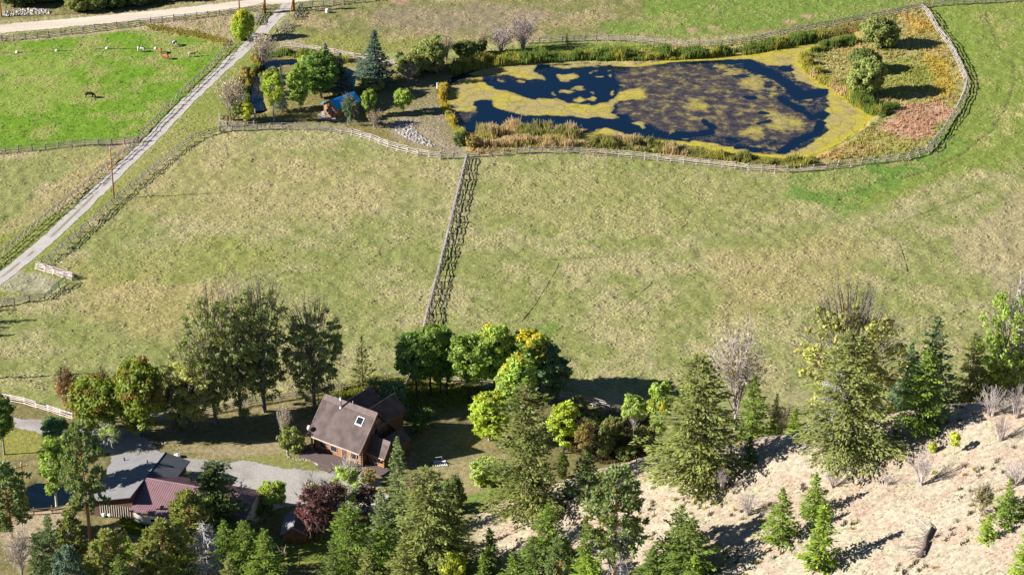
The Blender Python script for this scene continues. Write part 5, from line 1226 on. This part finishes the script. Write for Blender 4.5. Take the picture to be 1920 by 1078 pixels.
# --- the cabin with the blue roof
c_ = Bld('cabin', 'small log cabin with bright blue metal roof among trees', 'cabin', (617.4,188.4), (663,171.5), 4.7, eave=(632,206.7))
c_.roof(3.2, 1.7, 0.14, BLUEROOF, BLUEROOF); c_.walls(0.55, 0.7, LOGM, 0.16)
for k in range(16):
    zz = 0.15+k*0.30; ex = c_.of if zz < c_.zf else (c_.zr-0.3-zz)*c_.rf/c_.df; eb = c_.ob if zz < c_.zk else (c_.zr-0.3-zz)*c_.rb/c_.db
    if ex < 0.2: break
    log(c_.e, c_.P(0.68,ex,zz), c_.P(0.68,-eb,zz), 0.15)
    if zz < c_.zf: log(c_.e, c_.P(0.4,c_.of+.02,zz+.15), c_.P(c_.L-0.4,c_.of+.02,zz+.15), 0.15)
b = MB()
for k in range(18):
    al = k*c_.L/17; b.hexa([c_.P(al-.03,.05,c_.zr-.03+.05), c_.P(al-.03,c_.rf,c_.zr-c_.df+.05), c_.P(al+.03,c_.rf,c_.zr-c_.df+.05), c_.P(al+.03,.05,c_.zr-.03+.05)], 0.06)
put(b.build('roof_rib', BLUEROOF, c_.e), kind='stuff')
c_.face(0.68, 0.6, 1.1, 1.0, 2.0, 'a', 'door', TRIM, BROWNWALL, d=0.24); c_.face(0.68, -1.4, 1.5, 0.9, 0.9, 'a', d=0.24); c_.face(3.6, c_.of+.15, 1.4, 1.2, 0.9, 'f')
trimbar(c_, c_.P(-.03,0,c_.zr-.06), c_.P(-.03,c_.rf,c_.zr-c_.df-.06), 0.09, LOGM, 'barge_board')
# --- the little well house half hidden by the pine
v_ = Bld('well_house', 'little gabled well house half hidden behind the bluish pine', 'shed', (768,893), (786,886), 2.9, rf=1.5, df=0.9)
v_.roof(1.5, 0.9, 0.1, SHINGLE, DARKROOF); v_.walls(0.25, 0.25, BROWNWALL, 0.12)  # rear slope coloured dark to stand for its shade

# ================================================================== FENCES
FENCE = surf('fence_wood', (0,0,0), 0.9, 6.0, 0.25, 0.3, 12, 0.12, objcol=True)
b = MB(); b.tube([(0,0.62,-0.15),(0,-0.24,1.72)], [0.105,0.09], 5); b.tube([(0.13,-0.62,-0.15),(0.13,0.24,1.72)], [0.105,0.09], 5); BUCK = b.mesh('buck', FENCE)
b = MB(); b.tube([(0,0,-0.2),(0,0,1.55)], [0.10,0.09], 6); POST = b.mesh('post', FENCE)
b = MB(); b.tube([(-0.5,0,0),(0.5,0,0)], [0.085,0.07], 5); RAIL = b.mesh('rail', FENCE)
rf_ = random.Random(9)
GREYW, PALEW, DARKW, BROWNW = (0.32,0.285,0.26), (0.46,0.39,0.355), (0.17,0.15,0.14), (0.27,0.18,0.12)
def fence(label, pts, colr=GREYW, style='jack', side=1, rails=4, step=3.05, thick=1.0, at=None, name='rail_fence'):
    W_ = []
    for p in pts:
        q = (at or low)(*p); W_.append(np.array((q.x, q.y)))
    P_ = np.array(W_); L = np.r_[0, np.cumsum(np.hypot(*np.diff(P_, axis=0).T))]; n = max(1, round(L[-1]/step)); s = np.linspace(0, L[-1], n+1)
    xs_, ys_ = np.interp(s, L, P_[:, 0]), np.interp(s, L, P_[:, 1]); zs = [sample(np.array([a]), np.array([c]))[0][0] for a, c in zip(xs_, ys_)]
    e = empty(name, (xs_[0], ys_[0], zs[0]), label, 'fence'); O = Vector(e.location)
    K = [Vector((a, c, d)) for a, c, d in zip(xs_, ys_, zs)]
    def tint(o):
        j = rf_.uniform(0.78, 1.2); o.color = (colr[0]*j, colr[1]*j, colr[2]*j, 1)
    for i, p in enumerate(K):
        d = K[min(i+1, n)]-K[max(i-1, 0)]; rz = math.atan2(d.y, d.x) + rf_.uniform(-0.06, 0.06)
        o = obj('buck' if style == 'jack' else 'post', BUCK if style == 'jack' else POST, e); o.location = p-O; o.rotation_euler = (rf_.uniform(-.06, .06), rf_.uniform(-.06, .06), rz); o.scale = (1, 1, rf_.uniform(0.88, 1.08)); tint(o)
    hs = {4: (0.40,0.80,1.18,1.52), 3: (0.5,0.95,1.4), 2: (0.6,1.2), 5: (0.3,0.62,0.94,1.25,1.55)}[rails]
    for i in range(n):
        d = (K[i+1]-K[i]); d.z = 0; d.normalize(); nn = Vector((-d.y, d.x, 0))*side
        for z_ in hs:
            off = (0.60-0.46*z_+0.10) if style == 'jack' else 0.13
            j0, j1 = rf_.uniform(-0.09, 0.09), rf_.uniform(-0.09, 0.09)
            if rf_.random() < 0.035: continue
            a_ = K[i]-O+nn*off+Vector((0,0,z_+j0)); c = K[i+1]-O+nn*off+Vector((0,0,z_+j1))
            o = obj('rail', RAIL, e); o.matrix_local = barmat(a_, c, thick, 0.35); tint(o)
        if style == 'jack' and rails >= 4:
            a_ = K[i]-O-nn*0.42+Vector((0,0,0.52)); c = K[i+1]-O-nn*0.42+Vector((0,0,0.52)); o = obj('rail', RAIL, e); o.matrix_local = barmat(a_, c, thick*0.9, 0.3); tint(o)
    return e
fence('rail fence along the right side of the gravel lane', [(78,500),(140,447),(216,379),(300,309),(342,275),(380,255),(412,248)], GREYW, side=-1, rails=3, thick=0.9)
fence('curving rail fence below the cabin grounds', [(412,248),(480,244),(540,242),(612,244),(660,253)], GREYW, side=-1)
fence('pale sunlit rail fence curving below the rock slope', [(660,253),(700,265),(740,279),(790,292),(826,297)], PALEW, side=-1)
fence('rail fence along the near bank of the pond, left half', [(826,297),(876,296),(960,288),(1020,286),(1090,288),(1160,294)], GREYW, side=-1)
fence('rail fence along the near bank of the pond, right half', [(1160,294),(1290,306),(1400,319),(1465,324),(1540,320),(1600,311),(1690,301),(1738,286)], (0.44,0.39,0.35), side=-1)
fence('heavy rail fence bending round the right end of the pond', [(1738,286),(1762,258),(1792,213),(1809,178),(1813,156),(1801,127),(1781,87),(1761,62),(1746,37),(1729,15)], (0.37,0.325,0.30), side=1, thick=1.1)
fence('rail fence along the far right bank of the pond', [(1729,15),(1650,32),(1560,48),(1480,63),(1420,77),(1350,87),(1290,88)], GREYW, side=1)
fence('rail fence along the far bank in the middle', [(1290,88),(1232,83),(1180,78),(1120,76),(1070,78),(990,82)], GREYW, side=1)
fence('pale rail fence on the far side of the cabin grounds', [(760,128),(720,121),(680,113),(640,106),(600,98),(558,93),(528,90)], PALEW, side=1)
fence('long straight rail fence dividing the pasture', [(876,299),(858,375),(838,458),(818,535),(800,605),(780,690),(766,722)], (0.29,0.26,0.255), side=-1, rails=5)
fence('rail fence left of the lane beside the cattle field', [(433,84),(396,128),(357,164),(293,228),(269,254),(243,282)], GREYW, side=-1, rails=3, thick=0.72)
fence('rail fence left of the lane beside the dry field', [(243,282),(201,317),(141,368),(75,420),(-7,489),(-67,540)], (0.40,0.34,0.28), side=-1, rails=3, thick=0.85)
fence('rail fence between the cattle field and the dry field', [(-40,294),(0,288),(75,281),(150,273),(205,271),(258,266)], GREYW, side=-1)
fence('rail fence along the dirt road, left part', [(-40,84),(0,78),(80,71),(160,61),(240,50)], GREYW, side=-1)
fence('rail fence along the dirt road towards the gate', [(240,50),(265,46),(340,38),(400,31),(450,25),(492,18)], GREYW, side=-1)
fence('short wing fence left of the ranch gate', [(493,24),(482,35),(478,48)], PALEW, side=1, step=2.4)
fence('short wing fence right of the ranch gate', [(564,16),(557,28),(552,38)], DARKW, side=1, step=2.4)
fence('short low fence right of the lane below the gate', [(541,48),(530,58),(520,66)], GREYW, side=1, step=2.4)
fence('rail fence running right from the ranch gate', [(566,16),(625,11),(662,7),(700,3),(760,-4)], GREYW, side=-1)
fence('rail fence along the top right edge', [(1729,15),(1800,9),(1860,6),(1925,2)], GREYW, side=-1)
fence('bright pale pole fence at the corner by the lane', [(70,504),(100,514),(136,524)], (0.50,0.42,0.39), side=-1, thick=1.5, step=2.2)
fence('grey rail fence running to the left edge of the pasture', [(84,563),(55,566),(20,572),(-30,579)], GREYW, style='post', side=-1)
fence('short fence panel with green mesh below the pale corner', [(124,532),(108,545),(97,553),(84,563)], (0.12,0.22,0.15), style='post', side=-1, step=2.4)
fence('pale three rail fence at the lower left', [(-30,745),(0,750),(42,757),(136,786)], (0.55,0.46,0.42), style='post', side=-1, rails=4, thick=1.25)
fence('weathered fence behind the maples and cottonwoods', [(136,786),(200,792),(330,788),(470,760),(560,745),(640,730)], PALEW, style='post', side=-1, rails=3)
fence('weathered rail fence behind the log house', [(640,730),(714,716),(766,706),(900,722),(1000,738),(1050,748)], GREYW, style='post', side=-1, rails=3)
fence('pale rail fence in the shade right of the aspen grove', [(1050,748),(1100,756),(1180,778),(1235,786)], PALEW, side=-1)
fence('dark rail fence seen behind the hill crest', [(1235,786),(1350,790),(1470,778),(1510,772),(1600,770)], DARKW, style='post', side=-1, rails=3)
fence('little rail enclosure round the grey shrubs by the lane', [(411,218),(412,238),(445,241),(476,240),(480,222),(478,208)], GREYW, style='post', side=1, rails=3, step=2.2)
fence('low brown rail fence below the small dark pond', [(30,966),(60,965),(95,962),(132,957)], BROWNW, style='post', side=-1, rails=2)
fence('short brown rail fence below the footbridge', [(686,990),(702,988),(718,985)], BROWNW, style='post', side=-1, rails=3, step=2.0)
fence('orange peeled-log railing beside the footbridge', [(699,924),(711,927),(723,930)], (0.50,0.27,0.10), style='post', side=-1, rails=3, step=2.2)

# ================================================================== POLES, GATE AND SMALL THINGS
POLEW = (0.36,0.185,0.09)
def pole(label, bx, by, top, r=0.16, arm=False, hgt=None):
    P_ = low(bx, by); H_ = hgt or rise(P_, top); e = empty('utility_pole', P_, label, 'pole')
    b = MB(); b.tube([(0,0,-0.4),(0,0,H_)], [r*1.25,r*0.85], 8); o = b.build('shaft', WOODOBJ, e, True); o.color = (*POLEW, 1)
    b = MB(); b.tube([(0,0,H_),(0,0,H_+0.25)], [0.06,0.09], 6); b.build('insulator', WHITE, e)
    if arm:
        b = MB(); b.box((0,0,H_-0.6), (2.4, 0.12, 0.14), 0.5); a_ = b.build('cross_arm', WOODOBJ, e); a_.color = (*BROWNW, 1)
        for x_ in (-1.0, 1.0):
            b = MB(); b.tube([(x_*math.cos(.5), x_*math.sin(.5), H_-0.55), (x_*math.cos(.5), x_*math.sin(.5), H_-0.3)], 0.06, 6); b.build('insulator', WHITE, a_)
    b = MB(); b.tube([(0.12,0,H_*0.5),(0.14,0,1.2)], 0.035, 5); b.build('conduit', STEEL, e); return e
pole('tall brown utility pole beside the gravel lane', 214, 372, 279)
pole('brown utility pole by the small dark pond at lower left', 49, 957, 869, arm=True)
pole('brown pole left of the ranch gate, cut by the top edge', 449, 20, -60)
pole('brown pole in the top left corner', 3, 32, -50)
pole('pole just left of the picture whose shadow crosses the pasture', -42, 712, 0, hgt=13.5, arm=True)
# ranch gate
e = empty('ranch_gate', low(524, 24), 'log ranch gate with two tall posts over the lane', 'gate'); O = Vector(e.location); ends = []
for (x_, y_) in ((497,25),(551,20)):
    q = low(x_, y_)-O; ends.append(q); b = MB(); b.tube([q+Vector((0,0,-.3)), q+Vector((0,0,8.5))], [0.36,0.30], 9); o = b.build('gate_post', WOODOBJ, e, True); o.color = (0.36,0.17,0.07,1)
    b = MB(); b.tube([q+Vector((-0.9,-0.7,-.2)), q+Vector((-0.1,0,3.6))], [0.2,0.16], 7); o = b.build('brace', WOODOBJ, e); o.color = (0.42,0.22,0.10,1)
b = MB(); b.tube([ends[0]+Vector((-1,0,8.3)), ends[1]+Vector((1,0,8.3))], 0.3, 8); o = b.build('crossbeam', WOODOBJ, e, True); o.color = (0.36,0.17,0.07,1)
b = MB(); b.tube([ends[0]+Vector((1.4,-.3,0.12)), ends[1]+Vector((-.3,-.3,0.12))], 0.14, 7); o = b.build('sill_log', WOODOBJ, e, True); o.color = (*DARKW, 1)
q = ends[0]; q2 = low(525,21)-O; dq = q2-q
gl = None
for k in range(4):
    b = MB(); b.tube([q+Vector((0.3,0.3,0.4+k*0.42)), q2+Vector((0,0.3,0.4+k*0.42))], 0.06, 5); o = b.build('gate_rail', WOODOBJ, e); o.color = (*GREYW, 1)
b = MB(); b.tube([q+Vector((.3,.3,2.6)), q2+Vector((0,.3,0.4))], 0.07, 5); o = b.build('gate_brace', WOODOBJ, e); o.color = (*BROWNW, 1)
b = MB(); b.tube([q2+Vector((0,.3,0.2)), q2+Vector((0,.3,1.9))], 0.09, 6); o = b.build('gate_stile', WOODOBJ, e); o.color = (*GREYW, 1)
# irrigation pods on their line
PW = plan([(-60,103),(32,99),(106,96),(201,92),(292,92)]); b = MB()
pts_ = [(x_, y_, sample(np.array([x_]), np.array([y_]))[0][0]+0.04) for x_, y_ in PW]; b.tube(pts_, 0.06, 5); o = b.build('irrigation_line', BLACK); put(o, 'thin dark hose linking the white pods in the cattle field', 'hose')
for (x_, y_), l_ in zip([(32,99),(106,96),(201,92),(292,92)], ['white pod on the field hose nearest the left edge', 'second white pod from the left on the field hose', 'third white pod on the field hose left of the cattle', 'white pod on the hose between the grazing cattle']):
    q = low(x_, y_); q.z = sample(np.array([q.x]), np.array([q.y]))[0][0]
    b = MB(); b.tube([(0,0,-.05),(0,0,.08),(0,0,.34),(0,0,.46)], [0.42,0.48,0.34,0.1], 12); o = b.build('irrigation_pod', WHITE, None, True); o.location = q; put(o, l_, 'pod', 'irrigation pods')
def barrel(name, x_, y_, r, h_, mat, label, cat):
    q = low(x_, y_); b = MB(); b.tube([(0,0,-.05),(0,0,h_*.1),(0,0,h_*.5),(0,0,h_*.9),(0,0,h_)], [r*.95,r,r*1.04,r,r*.9], 14); b.tube([(0,0,h_),(0,0,h_+.05)], [r*.4,r*.38], 10); o = b.build(name, mat, None, True); o.location = q; put(o, label, cat); return o
barrel('water_tank', 614, 24, 0.55, 1.0, WHITE, 'small white tank in the pasture right of the gate', 'tank')
barrel('stock_tub', 333, 856, 0.62, 0.5, CREAM, 'round white tub standing behind the shade-toned garage slope', 'tub')
for x_, y_, h_, l_ in [(908,99,3.2,'white post among shrubs on the far pond bank'), (820,166,1.5,'short white post at the left end of the pond')]:
    q = low(x_, y_); b = MB(); b.tube([(0,0,-.2),(0,0,h_*.97)], [0.20,0.16], 8); b.tube([(0,0,h_*.97),(0,0,h_)], [0.22,0.12], 8); o = b.build('white_post', WHITE); o.location = q; put(o, l_, 'post')
for x_, y_, h_, l_ in [(1162,876,1.9,'dark fence post on the hill edge below the thin aspen'), (1193,868,1.3,'pale short post right of the dark hill post'), (897,958,1.6,'dark fence post at the foot of the dirt strip'), (909,955,1.4,'thin pale post right of the dark foot post'), (96,512,0,''), (561,1058,1.8,'dark post on the shaded lower lawn')]:
    if not h_: continue
    q = hit(x_, y_); b = MB(); b.tube([(0,0,-.3),(0.03,0,h_*.5),(0.05,0,h_)], [0.10,0.09,0.07], 7); o = b.build('fence_post', WOODOBJ); o.color = (*(BROWNW if 'dark' in l_ else GREYW), 1); o.location = q; put(o, l_, 'post')
# irrigation hoses lying in the pasture
HOSEM = surf('muddy_hose', (0.13,0.12,0.07), 0.8, 2.0, 0.3)
def hose(pts, label, r=0.09):
    P_ = [low(*p) for p in pts]; Q = []
    for a_, c in zip(P_[:-1], P_[1:]):
        n_ = max(1, int((c-a_).length/1.2))
        for k in range(n_): Q.append(a_+(c-a_)*k/n_)
    Q.append(P_[-1]); A_ = np.array([tuple(v) for v in Q])
    for k in range(5): A_[1:-1] = (A_[:-2]+A_[1:-1]*2+A_[2:])/4
    A_[:, 0] += (fbm(np.arange(len(A_))*0.3, np.zeros(len(A_)), 3, 2)-0.5)*0.5; zz, _ = sample(A_[:, 0], A_[:, 1]); A_[:, 2] = zz+0.05
    b = MB(); b.tube(A_, r, 5); o = b.build('irrigation_hose', HOSEM); put(o, label, 'hose')
hose([(880,473),(960,480),(1048,488),(1100,484),(1165,481)], 'dark hose crossing the pasture right of the dividing fence', 0.035)
hose([(1048,488),(1046,502),(1022,540),(1000,575),(978,602)], 'dark hose running down towards the grove', 0.035)
hose([(1662,434),(1663,442),(1690,460),(1694,485),(1702,505),(1700,516)], 'dark curved hose in the right pasture', 0.07)
hose([(1222,532),(1172,572),(1150,590)], 'dark hose stub in the middle right pasture', 0.03)
hose([(1116,608),(1095,616),(1082,624)], 'short dark hose near the green patch', 0.03)
# footbridge
e = empty('footbridge', low(708, 938), 'pale plank footbridge below the deck', 'bridge'); q0 = low(694,946)-Vector(e.location); q1 = low(726,928)-Vector(e.location); dv = (q1-q0); ln = dv.length; dv.normalize(); rz = math.atan2(dv.y, dv.x)
for k in range(14):
    b = MB(); b.box(q0+dv*(ln*(k+.5)/14)+Vector((0,0,.32+rf_.uniform(-.01,.01))), (ln/14-0.05, 2.2, 0.07), rz); o = b.build('plank', CONCRETE, e)
for sg in (-1, 1):
    nn = Vector((-dv.y, dv.x, 0))*0.8*sg; b = MB(); b.tube([q0+nn+Vector((0,0,.16)), q1+nn+Vector((0,0,.16))], 0.12, 6); o = b.build('beam', WOODOBJ, e); o.color = (*BROWNW, 1)
# white slatted frame on the lawn
e = empty('lawn_frame', low(826, 870), 'white slatted frame lying on the shaded lawn', 'frame'); 
for k in range(7):
    b = MB(); b.box((-1.0+k*0.33,0,0.12), (0.14, 1.9, 0.05), 0.25); b.build('slat', WHITE, e)
for y_ in (-0.85, 0.85):
    b = MB(); b.box((-y_*0.25, y_*0.97, 0.05), (2.4, 0.12, 0.09), 0.25); b.build('runner', WHITE, e)
b = MB(); b.tube([(-0.9,0.8,0.2),(0.9,-0.5,0.75)], 0.07, 5); b.build('tilted_bar', WHITE, e)
b = MB(); b.tube([(-1.1,1.0,0.7),(0.2,1.25,0.75)], 0.05, 5); b.tube([(0.2,1.25,0.0),(0.2,1.25,0.78)], 0.05, 5); b.build('back_bar', WHITE, e)
# white wrapped bundle by the garage
e = empty('wrapped_bundle', low(206, 966), 'white wrapped bundle beside the garage slats', 'bundle')
for k, (x_, y_, s1_) in enumerate([(-0.9,0,0.55),(0.1,0.1,0.65),(1.0,-0.1,0.5),(1.7,0.2,0.4)]):
    b = MB(); n_ = 10; b.tube([(x_,y_-s1_*1.2,0.1),(x_,y_-s1_,0.35),(x_+.05,y_,0.5),(x_,y_+s1_,0.4),(x_,y_+s1_*1.25,0.1)], [0.1,s1_*0.75,s1_*0.85,s1_*0.7,0.1], 9); b.build('bag', WHITE, e, True)
# patio slab by the cabin
b = MB(); q = [low(*p) for p in ((596,214),(606,222),(634,228),(650,221),(636,212),(612,206))]; v = [(p.x,p.y,p.z+.06) for p in q]; n_ = len(v)
b.add(v+[(p[0],p[1],p[2]-.3) for p in v], [tuple(range(n_))[::-1]] + [(i,(i+1)%n_,(i+1)%n_+n_,i+n_) for i in range(n_)]); o = b.build('patio', CONCRETE); put(o, 'pale concrete patio in front of the cabin', kind='structure')
# culvert under the lane
b = MB(); q = low(486, 66); b.tube([q+Vector((-2.6,0.6,0.0)), q+Vector((2.6,-0.4,0.0))], 0.42, 12); o = b.build('culvert_pipe', BLACK, None, True); put(o, 'dark culvert pipe under the lane near the gate', 'pipe')
# fallen dead tree on the hillside
a_, c = hit(1724,1046), hit(1748,994); e = empty('fallen_tree', a_, 'dark fallen dead trunk with grey branches on the slope', 'tree'); c = c-a_; b = MB(); r2 = random.Random(3)
b.tube([(0,0,0.25), c*0.3+Vector((.2,0,.45)), c*0.65+Vector((-.2,0,.5)), c+Vector((0,0,.4))], [0.55,0.45,0.36,0.28], 8); o = b.build('trunk', BARK, e, True); o.color = (0.13,0.10,0.09,1)
for k in range(26):
    p = c*r2.random()+Vector((0,0,.45)); b = MB(); d_ = Vector((-1+0.5*r2.random(), r2.uniform(-.6,.8), r2.uniform(-0.25,.35))).normalized(); ln = r2.uniform(1.0,4.2) if k < 18 else r2.uniform(.4,1.0)
    if k >= 18: d_ = -d_
    q = p+d_*ln; b.tube([p, p+d_*ln*.5+Vector((0,0,.15)), q], [0.07,0.05,0.02], 4, False)
    for j in range(3): b.tube([p+d_*ln*r2.uniform(.4,.9), p+d_*ln+Vector((r2.uniform(-.6,.3),r2.uniform(-.6,.6),r2.uniform(-.1,.5)))], [0.035,0.012], 3, False)
    o = b.build('branch', BARK, e); o.color = (*GREY_BARK, 1) if k % 3 else (*PALE_BARK, 1)
# driftwood heap beside the shed lawn
q = hit(530,1050); e = empty('driftwood', q, 'twisted pale dead wood standing at the edge of the lower lawn', 'wood')
for k in range(9):
    b = MB(); d_ = Vector((r2.uniform(-.5,.5), r2.uniform(-.4,.4), 1)).normalized(); ln = r2.uniform(1.5,3.8); b.tube([(r2.uniform(-.6,.6),0,-.1), d_*ln*.5+Vector((r2.uniform(-.3,.3),0,0)), d_*ln], [0.11,0.08,0.02], 5); o = b.build('branch', BARK, e); o.color = (*(PALE_BARK if k % 2 else DARK_BARK), 1)

# ------------------------------------------------------------------ cattle
def cowmesh(pose):
    V_ = [(0.0,0,1.05),(0.45,0,1.08),(0.82,0,1.10),(-0.45,0,1.07),(-0.80,0,1.10)]; Rr = [0.40,0.38,0.30,0.38,0.27]; E_ = [(0,1),(1,2),(0,3),(3,4)]
    def add(p, r, k):
        V_.append(p); Rr.append(r); E_.append((k, len(V_)-1)); return len(V_)-1
    if pose == 'graze': n1 = add((1.10,0,0.85),0.19,2); n2 = add((1.32,0,0.48),0.13,n1); n3 = add((1.45,0,0.20),0.11,n2)
    else: n1 = add((1.12,0,1.28),0.19,2); n2 = add((1.35,0,1.42),0.15,n1); n3 = add((1.68,0,1.28),0.10,n2)
    for s in (-1, 1):
        k = add((0.72,0.20*s,0.72),0.13,2); k = add((0.74,0.20*s,0.38),0.075,k); add((0.73,0.20*s,0.02),0.07,k)
        k = add((-0.76,0.21*s,0.78),0.17,4); k = add((-0.70,0.21*s,0.55),0.10,k); k = add((-0.84,0.21*s,0.34),0.07,k); add((-0.80,0.21*s,0.02),0.07,k)
        k = add((n2 and V_[n2][0]-0.02, 0.20*s, V_[n2][2]+0.10), 0.045, n2)
    k = add((-1.0,0,1.12),0.05,4); k = add((-1.08,0,0.8),0.035,k); add((-1.08,0,0.5),0.05,k)
    m = bpy.data.meshes.new('cow_frame'); m.from_pydata(V_, E_, []); o = bpy.data.objects.new('cow_frame', m); C.objects.link(o)
    sk = o.modifiers.new('skin', 'SKIN'); 
    if not m.skin_vertices: m.skin_vertices.new()
    for i, r in enumerate(Rr): m.skin_vertices[0].data[i].radius = (r, r*(0.92 if i < 5 else 1)); m.skin_vertices[0].data[i].use_root = (i == 0)
    ss = o.modifiers.new('sub', 'SUBSURF'); ss.levels = 2; ss.render_levels = 2
    dg = bpy.context.evaluated_depsgraph_get(); me = bpy.data.meshes.new_from_object(o.evaluated_get(dg)); C.objects.unlink(o); bpy.data.objects.remove(o)
    me.name = 'cow'; me.polygons.foreach_set('use_smooth', [True]*len(me.polygons)); return me
def hide(name, c1, c2=None, thr=0.5, scale=1.6):
    m, n = newmat(name); q = N(n); co = q('TexCoord').outputs['Object']; no = q('TexNoise', {'Vector': co, 'Scale': scale, 'Detail': 1.5}).outputs[0]
    colr = q.mix(q.rng(no, thr-.02, thr+.02, 0, 1), (*c1, 1), (*(c2 or tuple(v*.8 for v in c1)), 1)); p = q('BsdfPrincipled', {'Base Color': colr, 'Roughness': 0.8, 'Specular IOR Level': .2}); o = q('OutputMaterial'); q.t.links.new(p.outputs[0], o.inputs[0]); return m
CG, CH = cowmesh('graze'), cowmesh('head')
for me_, x_, y_, rz, mt, l_, sc_ in [(CG,265,98,-0.25,hide('pied_hide', (0.72,0.68,0.63), (0.03,0.03,0.035), 0.52),'white cow with dark patches grazing at the left of the herd',1.1), (CG,301,100,-1.2,hide('red_hide', (0.36,0.12,0.045)),'red brown cow grazing in the middle of the herd',1.0),
      (CG,312,112,2.4,hide('rust_hide', (0.40,0.13,0.04)),'red brown cow grazing nearest the camera in the herd',1.0), (CG,327,87,1.3,hide('dark_pied_hide', (0.04,0.035,0.035), (0.7,0.66,0.6), 0.50),'black and white cow standing farthest back in the herd',1.05),
      (CH,360,107,0.25,hide('tan_hide', (0.46,0.35,0.26)),'tan cow with raised head at the right of the herd',1.05), (CG,168,184,-0.15,hide('black_hide', (0.022,0.016,0.015)),'lone black cow grazing apart in the green field',1.15)]:
    q = low(x_, y_); q.z = sample(np.array([q.x]), np.array([q.y]))[0][0]-0.02; o = obj('cow', me_, None, q); o.rotation_euler = (0, 0, rz); o.scale = (sc_,)*3
    if len(me_.materials) == 0: me_.materials.append(mt)
    o.material_slots[0].link = 'OBJECT'; o.material_slots[0].material = mt; put(o, l_, 'cow')
